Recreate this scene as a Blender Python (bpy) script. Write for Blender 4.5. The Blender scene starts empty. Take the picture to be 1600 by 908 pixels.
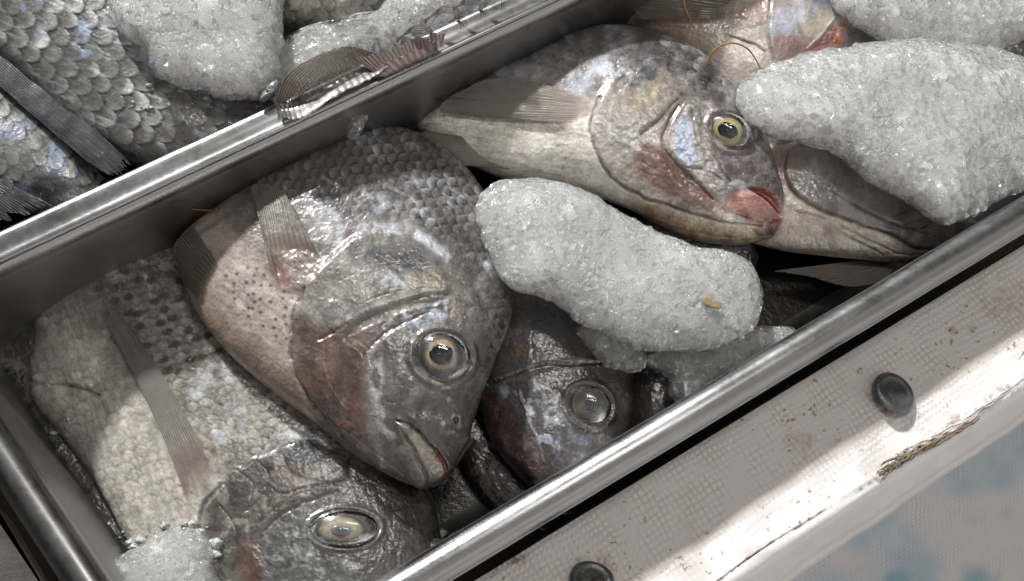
import bpy, math, random
import numpy as np
from mathutils import Vector, Matrix
from mathutils.bvhtree import BVHTree

random.seed(7); np.random.seed(7)
SC = bpy.context.scene
COL = SC.collection
W, H, F = 1600.0, 908.0, 1600.0
TH, PH, DIST = math.radians(21.0), math.radians(75.0), 0.38
PXM = F / DIST            # photo pixels per metre near the middle of the picture

# ------------------------------------------------------------------ camera
ux, uy = math.cos(PH), math.sin(PH)
R3 = Matrix.Rotation(TH, 3, Vector((uy, -ux, 0)))
VIEW = R3 @ Vector((0, 0, -1))
CAMP = -VIEW * DIST
Rn = np.array(R3); Cn = np.array(CAMP)
cam_d = bpy.data.cameras.new('camera'); cam = bpy.data.objects.new('camera', cam_d)
COL.objects.link(cam); SC.camera = cam
cam.matrix_world = Matrix.Translation(CAMP) @ R3.to_4x4()
cam_d.sensor_width = 36; cam_d.lens = 36 * F / W; cam_d.clip_start = 0.005; cam_d.clip_end = 50

def rays(px, py):
    d = np.stack([(np.asarray(px, float) - W/2) / F, -(np.asarray(py, float) - H/2) / F, -np.ones(np.shape(px))], -1)
    return d @ Rn.T

def unp(px, py, z):
    """a traced point of the photo, set down on the level z (metres)"""
    d = rays(px, py)
    t = (np.asarray(z, float) - Cn[2]) / d[..., 2]
    return Cn + d * t[..., None]

def proj(P):
    q = (P - Cn) @ Rn
    return W/2 + F * q[..., 0] / -q[..., 2], H/2 - F * q[..., 1] / -q[..., 2]

# ------------------------------------------------------------------ numeric helpers
def lin(r, g, b):
    f = lambda c: (c/255/12.92) if c/255 <= 0.04045 else ((c/255 + 0.055)/1.055) ** 2.4
    return np.array([f(r), f(g), f(b)])

def _hash(ix, iy, iz, seed):
    h = (ix.astype(np.int64) * 374761393 + iy.astype(np.int64) * 668265263 + iz.astype(np.int64) * 2147483647 + seed * 974634777) & 0xffffffff
    h = ((h ^ (h >> 13)) * 1274126177) & 0xffffffff
    h = ((h ^ (h >> 16)) * 2246822519) & 0xffffffff
    return ((h ^ (h >> 15)) & 0xffffff) / float(0xffffff)

def vn3(x, y, z, seed=0):
    xi, yi, zi = np.floor(x), np.floor(y), np.floor(z)
    fx, fy, fz = x-xi, y-yi, z-zi
    fx, fy, fz = fx*fx*(3-2*fx), fy*fy*(3-2*fy), fz*fz*(3-2*fz)
    o = 0
    for dx in (0, 1):
        for dy in (0, 1):
            for dz in (0, 1):
                w = (fx if dx else 1-fx) * (fy if dy else 1-fy) * (fz if dz else 1-fz)
                o = o + w * _hash(xi+dx, yi+dy, zi+dz, seed)
    return o * 2 - 1

def vn2(x, y, seed=0):
    xi, yi = np.floor(x), np.floor(y)
    fx, fy = x-xi, y-yi
    fx, fy = fx*fx*(3-2*fx), fy*fy*(3-2*fy)
    z = np.zeros_like(xi)
    a = _hash(xi, yi, z, seed); b = _hash(xi+1, yi, z, seed); c = _hash(xi, yi+1, z, seed); d = _hash(xi+1, yi+1, z, seed)
    return (a*(1-fx)*(1-fy) + b*fx*(1-fy) + c*(1-fx)*fy + d*fx*fy) * 2 - 1

def fbm2(x, y, s, o=4, seed=0, g=0.5):
    r = 0; a = 1.0; n = 0
    for k in range(o):
        c, d = math.cos(k*1.1), math.sin(k*1.1)
        r = r + a * vn2((x*c - y*d)/s, (x*d + y*c)/s, seed + k*13); n += a; a *= g; s /= 2.03
    return r / n

def fbm3(P, s, o=4, seed=0, g=0.5):
    r = 0; a = 1.0; n = 0
    for k in range(o):
        r = r + a * vn3(P[:, 0]/s + k*7.3, P[:, 1]/s, P[:, 2]/s, seed + k*13); n += a; a *= g; s /= 2.03
    return r / n

def worley2(x, y, s, seed=0):
    x = x/s; y = y/s; xi, yi = np.floor(x), np.floor(y)
    f1 = np.full(x.shape, 9.0); f2 = f1.copy(); idd = np.zeros(x.shape); z = np.zeros_like(xi)
    for dx in (-1, 0, 1):
        for dy in (-1, 0, 1):
            cx = xi+dx; cy = yi+dy
            jx = cx + 0.1 + 0.8*_hash(cx, cy, z, seed); jy = cy + 0.1 + 0.8*_hash(cx, cy, z, seed+5)
            d = np.hypot(x-jx, y-jy); i = _hash(cx, cy, z, seed+9)
            m = d < f1
            f2 = np.where(m, f1, np.minimum(f2, d)); idd = np.where(m, i, idd); f1 = np.where(m, d, f1)
    return f1, f2, idd

def facets(x, y, s, seed=0):
    """flat tilted crystal faces, one per cell"""
    x = x/s; y = y/s; xi, yi = np.floor(x), np.floor(y); f1 = np.full(x.shape, 9.0); out = np.zeros(x.shape); z = np.zeros_like(xi)
    for dx in (-1, 0, 1):
        for dy in (-1, 0, 1):
            cx, cy = xi+dx, yi+dy; jx = cx + _hash(cx, cy, z, seed); jy = cy + _hash(cx, cy, z, seed+5)
            d = np.hypot(x-jx, y-jy); m = d < f1
            h = (x-jx)*(_hash(cx, cy, z, seed+11)*2-1) + (y-jy)*(_hash(cx, cy, z, seed+12)*2-1) + .5*(_hash(cx, cy, z, seed+13)-.5)
            out = np.where(m, h, out); f1 = np.where(m, d, f1)
    return out

def sst(a, b, x):
    t = np.clip((x-a)/(b-a), 0, 1); return t*t*(3-2*t)

def smooth(pts, n=8, closed=False):
    P = np.array(pts, float); m = len(P); out = []
    for i in range(m if closed else m-1):
        if closed:
            a, b, c, d = P[(i-1) % m], P[i], P[(i+1) % m], P[(i+2) % m]
        else:
            a, b, c, d = P[max(i-1, 0)], P[i], P[i+1], P[min(i+2, m-1)]
        for k in range(n):
            t = k/n
            out.append(0.5*((2*b) + (-a+c)*t + (2*a-5*b+4*c-d)*t*t + (-a+3*b-3*c+d)*t**3))
    if not closed: out.append(P[-1])
    return np.array(out)

def pdist(x, y, pts, closed=False):
    """distance to a polyline and the share of its length at the nearest point"""
    P = np.array(pts, float)
    if closed: P = np.vstack([P, P[:1]])
    L = np.r_[0, np.cumsum(np.hypot(*np.diff(P, axis=0).T))]
    best = np.full(x.shape, 1e9); tt = np.zeros(x.shape)
    for i in range(len(P)-1):
        a, b = P[i], P[i+1]; ab = b-a; l2 = max(ab @ ab, 1e-9)
        t = np.clip(((x-a[0])*ab[0] + (y-a[1])*ab[1]) / l2, 0, 1)
        d = np.hypot(x-a[0]-t*ab[0], y-a[1]-t*ab[1])
        m = d < best
        best = np.where(m, d, best); tt = np.where(m, (L[i] + t*math.sqrt(l2))/max(L[-1], 1e-9), tt)
    return best, tt

def sdf(x, y, poly):
    """signed distance, positive inside"""
    P = np.array(poly, float); ins = np.zeros(x.shape, bool); m = len(P)
    for i in range(m):
        a, b = P[i], P[(i+1) % m]
        if a[1] == b[1]: continue
        c = ((a[1] > y) != (b[1] > y)) & (x < (b[0]-a[0])*(y-a[1])/(b[1]-a[1]) + a[0])
        ins ^= c
    d, _ = pdist(x, y, P, True)
    return np.where(ins, d, -d)

# ------------------------------------------------------------------ object helpers
def tag(o, label, cat, group=None, kind=None):
    if label: o['label'] = label
    if cat: o['category'] = cat
    if group: o['group'] = group
    if kind: o['kind'] = kind
    return o

def empty(name, loc, label, cat, group=None):
    o = bpy.data.objects.new(name, None); COL.objects.link(o); o.location = loc; o.empty_display_size = 0.02
    return tag(o, label, cat, group)

def origin_of(o):
    v = Vector((0, 0, 0))
    while o is not None: v += o.location; o = o.parent
    return v

def mesh_obj(name, V, faces, mat, parent=None, col=None, smoothed=True, uv=None, loc=None):
    """V in world metres; faces a list or an (n,4) array"""
    V = np.asarray(V, float)
    base = np.array(origin_of(parent)) if parent else np.zeros(3)
    if loc is None: loc = base if parent else np.array([V[:, 0].mean(), V[:, 1].mean(), V[:, 2].min()])
    me = bpy.data.meshes.new(name)
    Vl = V - loc
    if isinstance(faces, np.ndarray):
        n, k = faces.shape
        me.vertices.add(len(V)); me.vertices.foreach_set('co', Vl.astype(np.float32).ravel())
        me.loops.add(n*k); me.loops.foreach_set('vertex_index', faces.astype(np.int32).ravel())
        me.polygons.add(n); me.polygons.foreach_set('loop_start', np.arange(0, n*k, k, dtype=np.int32))
        me.update(calc_edges=True)
    else:
        me.from_pydata([tuple(v) for v in Vl], [], [tuple(int(i) for i in f) for f in faces]); me.update()
    me.validate()
    if smoothed: me.polygons.foreach_set('use_smooth', np.ones(len(me.polygons), bool))
    if col is not None:
        a = me.color_attributes.new('Col', 'FLOAT_COLOR', 'POINT')
        c = np.ones((len(V), 4), np.float32)
        c[:, :col.shape[1]] = np.clip(col, 0, 1); a.data.foreach_set('color', c.ravel())
    if uv is not None:
        l = me.uv_layers.new(name='UVMap'); li = np.empty(len(me.loops), np.int32); me.loops.foreach_get('vertex_index', li)
        l.data.foreach_set('uv', uv[li].astype(np.float32).ravel())
    me.materials.append(mat)
    o = bpy.data.objects.new(name, me); COL.objects.link(o)
    if parent: o.parent = parent; o.location = Vector(loc) - Vector(base)
    else: o.location = loc
    return o

def grid_faces(nu, nv, wrap=False):
    i = np.arange(nu-1)[:, None]; j = np.arange(nv if wrap else nv-1)[None, :]; j2 = (j+1) % nv
    return np.stack([i*nv+j, i*nv+j2, (i+1)*nv+j2, (i+1)*nv+j], -1).reshape(-1, 4)

def grid_normals(P):
    du = np.gradient(P, axis=0); dv = np.gradient(P, axis=1)
    n = np.cross(du, dv); return n / (np.linalg.norm(n, axis=-1, keepdims=True) + 1e-12)

def tube(pts, rad, n=8):
    P = np.asarray(pts, float); m = len(P); T = np.gradient(P, axis=0); T /= np.linalg.norm(T, axis=1, keepdims=True) + 1e-12
    up = np.array([0, 0, 1.0]); A = np.cross(T, up); A /= np.linalg.norm(A, axis=1, keepdims=True) + 1e-9; B = np.cross(T, A)
    r = np.broadcast_to(np.asarray(rad, float), (m,))
    th = np.linspace(0, 2*math.pi, n, endpoint=False)
    V = P[:, None] + r[:, None, None]*(A[:, None]*np.cos(th)[None, :, None] + B[:, None]*np.sin(th)[None, :, None])
    return V.reshape(-1, 3), grid_faces(m, n, True)

def join(parts):
    Vs, Fs, n = [], [], 0
    for V, Fc in parts: Vs.append(V); Fs.append(np.asarray(Fc)+n); n += len(V)
    return np.vstack(Vs), np.vstack(Fs)

# ------------------------------------------------------------------ materials
class NT:
    def __init__(s, name):
        s.m = bpy.data.materials.new(name); s.m.use_nodes = True; s.t = s.m.node_tree; s.t.nodes.clear()
        s.out = s.n('ShaderNodeOutputMaterial')
    def n(s, t, **k):
        o = s.t.nodes.new(t)
        for a, b in k.items():
            if hasattr(o, a) and not a[0].isupper(): setattr(o, a, b)
            else: s.set(o, a.replace('_', ' '), b)
        return o
    def set(s, o, a, b):
        i = o.inputs[a]
        if hasattr(b, 'is_output'): s.t.links.new(b, i)
        else: i.default_value = b
    def l(s, a, b): s.t.links.new(a, b)
    def noise(s, vec, scale, detail=4, rough=0.55):
        o = s.n('ShaderNodeTexNoise'); s.set(o, 'Scale', scale); s.set(o, 'Detail', detail); s.set(o, 'Roughness', rough); s.l(vec, o.inputs['Vector']); return o.outputs['Fac']
    def vor(s, vec, scale, feat='F1', rnd=1.0):
        o = s.n('ShaderNodeTexVoronoi'); o.feature = feat; s.set(o, 'Scale', scale); s.set(o, 'Randomness', rnd); s.l(vec, o.inputs['Vector']); return o.outputs['Distance']
    def math(s, op, a, b=0.0, c=None):
        o = s.n('ShaderNodeMath'); o.operation = op
        for i, v in enumerate((a, b) if c is None else (a, b, c)):
            if hasattr(v, 'is_output'): s.l(v, o.inputs[i])
            else: o.inputs[i].default_value = v
        return o.outputs[0]
    def ramp(s, v, lo, hi, a=0.0, b=1.0):
        o = s.n('ShaderNodeMapRange'); s.l(v, o.inputs[0])
        for k, x in zip((1, 2, 3, 4), (lo, hi, a, b)): o.inputs[k].default_value = x
        return o.outputs[0]
    def mix(s, f, a, b, blend='MIX'):
        o = s.n('ShaderNodeMix'); o.data_type = 'RGBA'; o.blend_type = blend
        for i, v in ((0, f), (6, a), (7, b)):
            if hasattr(v, 'is_output'): s.l(v, o.inputs[i])
            else: o.inputs[i].default_value = v if i == 0 else (*v, 1)
        return o.outputs[2]
    def bump(s, h, dist, strength=1.0, nrm=None):
        o = s.n('ShaderNodeBump'); s.l(h, o.inputs['Height']); o.inputs['Distance'].default_value = dist; o.inputs['Strength'].default_value = strength
        if nrm: s.l(nrm, o.inputs['Normal'])
        return o.outputs[0]
    def coord(s): return s.n('ShaderNodeTexCoord').outputs['Object']
    def pbr(s, **k):
        o = s.n('ShaderNodeBsdfPrincipled')
        for a, b in k.items():
            a = a.replace('_', ' ')
            if isinstance(b, (tuple, np.ndarray)) and len(b) == 3 and a != 'Subsurface Radius': b = (*b, 1)
            s.set(o, a, b)
        s.l(o.outputs[0], s.out.inputs[0]); return o

def mat_fish():
    t = NT('wet_fish_skin'); c = t.coord()
    at = t.n('ShaderNodeAttribute'); at.attribute_name = 'Col'
    n1 = t.noise(c, 260, 6, 0.65); n2 = t.noise(c, 1100, 4, 0.6)
    col = t.mix(1.0, at.outputs['Color'], t.mix(t.ramp(n1, 0.3, 0.7), (0.86, 0.86, 0.87), (1.12, 1.12, 1.11)), 'MULTIPLY')
    col = t.mix(1.0, col, t.mix(t.ramp(n2, 0.35, 0.65), (0.85, 0.85, 0.85), (1.14, 1.14, 1.14)), 'MULTIPLY')
    b = t.bump(t.noise(c, 420, 6, 0.62), 0.0004, 0.4)
    b = t.bump(t.vor(c, 620), 0.00025, 0.45, b)
    wet = t.bump(t.noise(c, 240, 3, 0.55), 0.0004, 0.4, b)
    p = t.pbr(Base_Color=col, Roughness=t.ramp(n1, 0.25, 0.75, 0.24, 0.5), Normal=b, Coat_Weight=1.0, Coat_Roughness=0.09, Coat_Normal=wet,
              Specular_IOR_Level=0.6, Subsurface_Weight=0.12, Subsurface_Scale=0.003)
    p.inputs['Subsurface Radius'].default_value = (1.0, 0.75, 0.6)
    return t.m

def mat_fin():
    t = NT('translucent_fin'); c = t.coord()
    at = t.n('ShaderNodeAttribute'); at.attribute_name = 'Col'
    b = t.bump(t.noise(c, 500, 5, 0.6), 0.0003, 0.5)
    p = t.pbr(Base_Color=at.outputs['Color'], Roughness=0.35, Normal=b, Coat_Weight=0.4, Coat_Roughness=0.12, Subsurface_Weight=0.3, Subsurface_Scale=0.002)
    t.l(at.outputs['Alpha'], p.inputs['Alpha']); p.inputs['Subsurface Radius'].default_value = (1.0, 0.9, 0.8)
    return t.m

def mat_eye():
    t = NT('fish_eye'); c = t.coord()
    at = t.n('ShaderNodeAttribute'); at.attribute_name = 'Col'
    n = t.noise(c, 700, 5, 0.6)
    col = t.mix(1.0, at.outputs['Color'], t.mix(n, (0.35, 0.35, 0.35), (1.65, 1.65, 1.65)), 'MULTIPLY')
    t.pbr(Base_Color=col, Roughness=0.25, Normal=t.bump(n, 0.0002, 0.4), Coat_Weight=0.6, Coat_Roughness=0.04)
    return t.m

def mat_pupil():
    t = NT('eye_pupil'); at = t.n('ShaderNodeAttribute'); at.attribute_name = 'Col'
    t.pbr(Base_Color=at.outputs['Color'], Roughness=0.08, Coat_Weight=1.0, Coat_Roughness=0.02); return t.m

def mat_cornea():
    t = NT('wet_cornea'); c = t.coord()
    nr = t.bump(t.noise(c, 160, 3, 0.6), 0.0012, 0.5)
    tr = t.n('ShaderNodeBsdfTransparent'); gl = t.n('ShaderNodeBsdfGlossy'); gl.inputs['Roughness'].default_value = 0.04; t.l(nr, gl.inputs['Normal'])
    fr = t.n('ShaderNodeFresnel'); fr.inputs['IOR'].default_value = 1.42; t.l(nr, fr.inputs['Normal'])
    m = t.n('ShaderNodeMixShader'); t.l(t.math('MULTIPLY', fr.outputs[0], 1.6), m.inputs[0]); t.l(tr.outputs[0], m.inputs[1]); t.l(gl.outputs[0], m.inputs[2]); t.l(m.outputs[0], t.out.inputs[0])
    return t.m

def mat_ice(name, frost=0.5, dens=420, tint=(0.43, 0.44, 0.425), scale=1.0, vcol=(0.66, 0.68, 0.66)):
    """wet crushed ice: a clear skin with glints, frosty grains on it, and a light-scattering inside"""
    t = NT(name); c = t.coord()
    n0 = t.noise(c, 70*scale, 4, 0.6); n1 = t.noise(c, 300*scale, 5, 0.7); n2 = t.noise(c, 900*scale, 4, 0.6)
    wp = t.n('ShaderNodeVectorMath'); wp.operation = 'MULTIPLY_ADD'; nz = t.n('ShaderNodeTexNoise'); nz.inputs['Scale'].default_value = 300; t.l(c, nz.inputs['Vector'])
    t.l(nz.outputs['Color'], wp.inputs[0]); wp.inputs[1].default_value = (.0022,)*3; t.l(c, wp.inputs[2])
    cell = t.n('ShaderNodeTexVoronoi'); cell.inputs['Scale'].default_value = 410*scale; t.l(wp.outputs[0], cell.inputs['Vector'])
    sep = t.n('ShaderNodeSeparateColor'); t.l(cell.outputs['Color'], sep.inputs[0])
    b = t.bump(t.math('ADD', t.math('MULTIPLY', cell.outputs['Distance'], 0.7), t.math('MULTIPLY', n2, 0.4)), 0.0014, 0.8)
    a = t.n('ShaderNodeVectorMath'); a.operation = 'SUBTRACT'; t.l(cell.outputs['Color'], a.inputs[0]); a.inputs[1].default_value = (.5, .5, .5)
    s = t.n('ShaderNodeVectorMath'); s.operation = 'MULTIPLY_ADD'; t.l(a.outputs[0], s.inputs[0]); s.inputs[1].default_value = (1.3, 1.3, 1.3); t.l(b, s.inputs[2])
    nn = t.n('ShaderNodeVectorMath'); nn.operation = 'NORMALIZE'; t.l(s.outputs[0], nn.inputs[0])
    grain = t.math('ADD', t.math('ADD', t.math('MULTIPLY', n0, 0.45), t.math('MULTIPLY', n1, 0.75)), t.math('MULTIPLY', sep.outputs[0], 0.35))
    fr_ = t.ramp(grain, 0.68, 0.92, max(frost-0.42, 0), min(frost+0.35, 1))
    tr = t.n('ShaderNodeBsdfTransparent'); df = t.n('ShaderNodeBsdfPrincipled'); t.set(df, 'Base Color', (*tint, 1)); t.set(df, 'Roughness', 0.3); t.l(b, df.inputs['Normal'])
    df.inputs['Subsurface Weight'].default_value = 1; df.inputs['Subsurface Scale'].default_value = .004; df.inputs['Subsurface Radius'].default_value = (1, 1, 1)
    m1 = t.n('ShaderNodeMixShader'); t.l(fr_, m1.inputs[0]); t.l(tr.outputs[0], m1.inputs[1]); t.l(df.outputs[0], m1.inputs[2])
    gl = t.n('ShaderNodeBsdfGlossy'); gl.inputs['Roughness'].default_value = .05; t.l(nn.outputs[0], gl.inputs['Normal']); fz = t.n('ShaderNodeFresnel'); fz.inputs['IOR'].default_value = 1.45; t.l(b, fz.inputs['Normal'])
    geo = t.n('ShaderNodeNewGeometry'); front = t.math('SUBTRACT', 1.0, geo.outputs['Backfacing'])
    m2 = t.n('ShaderNodeMixShader'); t.l(t.math('MULTIPLY', t.math('ADD', t.math('MULTIPLY', fz.outputs[0], 2.0), 0.05), front), m2.inputs[0]); t.l(m1.outputs[0], m2.inputs[1]); t.l(gl.outputs[0], m2.inputs[2]); t.l(m2.outputs[0], t.out.inputs[0])
    vs = t.n('ShaderNodeVolumeScatter'); vs.inputs['Density'].default_value = dens; vs.inputs['Color'].default_value = (*vcol, 1); vs.inputs['Anisotropy'].default_value = 0.2
    t.l(vs.outputs[0], t.out.inputs['Volume'])
    return t.m

def mat_steel(name, base=0.5, rough=0.28, axis=(1, 14, 14)):
    t = NT(name); c = t.coord()
    mp = t.n('ShaderNodeMapping'); t.l(c, mp.inputs[0]); mp.inputs['Scale'].default_value = axis; mp.inputs['Rotation'].default_value = (0, 0, math.radians(-28.5))
    s1 = t.noise(mp.outputs[0], 90, 6, 0.7); n = t.noise(c, 45, 6, 0.65); n3 = t.noise(c, 400, 4, 0.6)
    col = t.mix(t.ramp(n, 0.3, 0.72), (base*0.86, base*0.855, base*0.85), (base*1.08, base*1.085, base*1.09))
    r = t.math('ADD', t.ramp(n, 0.3, 0.7, rough-0.03, rough+0.08), t.ramp(n3, 0.3, 0.7, -0.02, 0.04))
    b = t.bump(s1, 0.00008, 0.4); b = t.bump(t.noise(c, 40, 2, 0.5), 0.0010, 0.18, b)
    t.pbr(Base_Color=col, Metallic=1.0, Roughness=r, Normal=b); return t.m

def mat_vinyl():
    t = NT('embossed_vinyl'); uvn = t.n('ShaderNodeUVMap'); uvn.uv_map = 'UVMap'; uv = uvn.outputs[0]; c = t.coord()
    at = t.n('ShaderNodeAttribute'); at.attribute_name = 'Col'
    wrp = t.n('ShaderNodeTexNoise'); t.l(uv, wrp.inputs['Vector']); wrp.inputs['Scale'].default_value = 60; wrp.inputs['Detail'].default_value = 3
    va = t.n('ShaderNodeVectorMath'); va.operation = 'MULTIPLY_ADD'; t.l(wrp.outputs['Color'], va.inputs[0]); va.inputs[1].default_value = (0.004,)*3; t.l(uv, va.inputs[2])
    waves = []
    for dr in ('X', 'Y'):
        w = t.n('ShaderNodeTexWave'); w.bands_direction = dr; t.l(va.outputs[0], w.inputs['Vector']); w.inputs['Scale'].default_value = 135 if dr == 'X' else 125
        w.inputs['Distortion'].default_value = 1.8; w.inputs['Detail'].default_value = 2; w.inputs['Detail Scale'].default_value = 1.5; waves.append(w.outputs['Fac'])
    weave = t.math('MULTIPLY', waves[0], waves[1])
    n = t.noise(c, 70, 6, 0.65); nf = t.noise(c, 600, 5, 0.65)
    col = t.mix(1.0, at.outputs['Color'], t.mix(t.ramp(n, 0.3, 0.7), (0.88, 0.87, 0.86), (1.05, 1.05, 1.05)), 'MULTIPLY')
    dirt = t.math('MULTIPLY', t.ramp(weave, 0.0, 0.35, 1.0, 0.0), t.math('MULTIPLY', t.ramp(n, 0.42, 0.62), at.outputs['Alpha']))
    col = t.mix(t.math('MULTIPLY', dirt, 0.38), col, (0.24, 0.19, 0.14))
    amt = t.ramp(t.noise(c, 38, 3, 0.5), 0.40, 0.62, 0.05, 1.1)
    b = t.bump(t.math('MULTIPLY', weave, t.math('MULTIPLY', amt, at.outputs['Alpha'])), 0.0004, 0.65); b = t.bump(nf, 0.0003, 0.45, b); b = t.bump(t.noise(c, 30, 4, 0.5), 0.003, 0.3, b)
    t.pbr(Base_Color=col, Roughness=0.42, Normal=b, Specular_IOR_Level=0.4); return t.m

def mat_plain(name, col, rough=0.6, nscale=80, var=0.25, metal=0.0, bump=0.0005, coat=0.0):
    t = NT(name); c = t.coord(); n = t.noise(c, nscale, 6, 0.65)
    cc = t.mix(t.ramp(n, 0.3, 0.7), tuple(np.array(col)*(1-var)), tuple(np.array(col)*(1+var)))
    t.pbr(Base_Color=cc, Roughness=rough, Metallic=metal, Normal=t.bump(t.noise(c, nscale*5, 4, 0.6), bump, 0.6), Coat_Weight=coat, Coat_Roughness=0.1); return t.m

M_FISH, M_FIN, M_EYE, M_PUP, M_COR = mat_fish(), mat_fin(), mat_eye(), mat_pupil(), mat_cornea()
M_ICE = mat_ice('crushed_ice', 0.44, 300); M_ICE_CLEAR = mat_ice('clear_wet_ice', 0.16, 130, scale=.9)
M_STEEL = mat_steel('brushed_steel', 0.35, 0.27); M_STEEL_IN = mat_steel('dull_steel_inside', 0.33, 0.40); M_PIT_SHADE = mat_plain('wet_floor_shade', (0.012, 0.010, 0.009), 0.25, 60, 0.5)  # pan floors coloured near black to paint in the shade of the gaps
M_VINYL = mat_vinyl()
# ------------------------------------------------------------------ steel pans and the stall top
def line_x(l1, l2):
    (a, b), (c, d) = np.array(l1, float), np.array(l2, float)
    A = np.array([b-a, c-d]).T; t = np.linalg.solve(A, c-a); return a + (b-a)*t[0]

def ring_path(corners, rad, n=14):
    """closed path with rounded corners, in the XY plane"""
    C = [np.array(c[:2], float) for c in corners]; out = []; m = len(C)
    for i in range(m):
        a, b, c = C[i-1], C[i], C[(i+1) % m]
        u, v = (a-b)/np.linalg.norm(a-b), (c-b)/np.linalg.norm(c-b)
        ang = math.acos(np.clip(u @ v, -1, 1)); d = rad / math.tan(ang/2); ctr = b + (u+v)/np.linalg.norm(u+v) * rad / math.sin(ang/2)
        p0, p1 = b+u*d, b+v*d; a0 = math.atan2(*(p0-ctr)[::-1]); a1 = math.atan2(*(p1-ctr)[::-1]); da = (a1-a0+math.pi) % (2*math.pi) - math.pi
        for k in range(n+1): t = a0+da*k/n; out.append(ctr + rad*np.array([math.cos(t), math.sin(t)]))
    P = np.array(out); D = []
    for i in range(len(P)):                       # add points along the long sides, so dents can bend them
        a, b = P[i], P[(i+1) % len(P)]; k = max(1, int(np.linalg.norm(b-a)/0.004))
        for j in range(k): D.append(a + (b-a)*j/k)
    return np.array(D)

def sweep(path, prof, wob=0.0, seed=0):
    """profile points (outward offset, z) swept round the closed path"""
    m = len(path); T = np.roll(path, -1, 0) - np.roll(path, 1, 0); T /= np.linalg.norm(T, axis=1, keepdims=True)
    area = 0.5*np.sum(path[:, 0]*np.roll(path[:, 1], -1) - np.roll(path[:, 0], -1)*path[:, 1])
    N = np.stack([T[:, 1], -T[:, 0]], 1) * (1 if area > 0 else -1)
    w = wob * fbm2(path[:, 0], path[:, 1], 0.05, 3, seed); w2 = wob * fbm2(path[:, 0], path[:, 1], 0.03, 3, seed+4)
    V = []
    for o, z in prof:
        V.append(np.column_stack([path + N*(o + w[:, None]), np.full(m, z) + w2]))
    return np.vstack(V), grid_faces(len(prof), m, True)

def arc(cx, cz, r, a0, a1, n, sx=1.0):
    return [(cx + sx*r*math.cos(math.radians(a0+(a1-a0)*k/n)), cz + r*math.sin(math.radians(a0+(a1-a0)*k/n))) for k in range(n+1)]

# front pan: its rim lines traced from the photo
L_FRONT = ((900, 754), (1598, 335)); L_LEFT = ((2, 712), (131, 908)); L_BACK = ((0, 396), (848, 0))
c_fl = line_x(L_FRONT, L_LEFT); c_bl = line_x(L_BACK, L_LEFT)
fr_dir = np.array([698, -419.]); bk_dir = np.array([848, -396.])
c_fr = c_fl + fr_dir*2.7; c_br = c_bl + bk_dir*2.35
def w0(p, z=0.0): return unp(p[0], p[1], z)
path_front = ring_path([w0(c_fl), w0(c_fr), w0(c_br), w0(c_bl)], 0.022)
rimP = [(0.0064, -0.0052), (0.0066, -0.0032)] + arc(0.0, -0.0042, 0.0062, 12, 168, 16, 1.02) + [(-0.0064, -0.0046)]
pan = empty('steel_pan', w0((700, 500), -0.065), 'long steel food pan with rolled rim, holding the large fish with open eyes', 'food pan', 'steel food pans')
V, Fc = sweep(path_front, rimP, 0.0002, 3); mesh_obj('rim', V, Fc, M_STEEL, pan)
V, Fc = sweep(path_front, [(-0.0062, -0.0043), (-0.0070, -0.0075), (-0.0078, -0.02), (-0.0095, -0.056), (-0.012, -0.0625), (-0.018, -0.065)], 0.0003, 3)
mesh_obj('wall', V, Fc, M_STEEL_IN, pan)
inner, _ = sweep(path_front, [(-0.018, -0.065)], 0.0003, 3)
ctr = inner.mean(0); Vf = np.vstack([inner, ctr[None]]); n_ = len(inner)
mesh_obj('floor', Vf, [(i, (i+1) % n_, n_) for i in range(n_)], M_PIT_SHADE, pan)

# rear pan: a flat turned rim that lies over the front pan's rim
b0, b1 = np.array([0, 382.]), np.array([840, -10.])
c2a = b0 + (b0-b1)*0.55; c2b = b1 + (b1-b0)*0.9
wa, wb = w0(c2a, .0035)[:2], w0(c2b, .0035)[:2]; nn = np.array([-(wb-wa)[1], (wb-wa)[0]]); nn /= np.linalg.norm(nn)
path_rear = ring_path([wa, wb, wb+nn*0.19, wa+nn*0.19], 0.02)
prof = [(0.0050, -0.0012), (0.0056, 0.0002)] + arc(0.0047, 0.0016, 0.0011, -30, 95, 6) + [(0.0034, 0.0027), (0.0022, 0.0024), (0.0, 0.0029), (-0.003, 0.0032), (-0.0045, 0.0030), (-0.0056, 0.0020), (-0.0062, -0.001)]
pan2 = empty('steel_pan', w0((300, 50), -0.065), 'rear steel pan with a flat bright rim, holding the fish with big pearly scales', 'food pan', 'steel food pans')
V, Fc = sweep(path_rear, prof, 0.00015, 8); mesh_obj('rim', V, Fc, M_STEEL, pan2)
V, Fc = sweep(path_rear, [(-0.0061, -0.0008), (-0.0072, -0.02), (-0.0095, -0.056), (-0.012, -0.0625), (-0.018, -0.065)], 0.0002, 8); mesh_obj('wall', V, Fc, M_STEEL_IN, pan2)
inner, _ = sweep(path_rear, [(-0.018, -0.065)]); ctr = inner.mean(0); Vf = np.vstack([inner, ctr[None]]); n_ = len(inner)
mesh_obj('floor', Vf, [(i, (i+1) % n_, n_) for i in range(n_)], M_PIT_SHADE, pan2)

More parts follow.
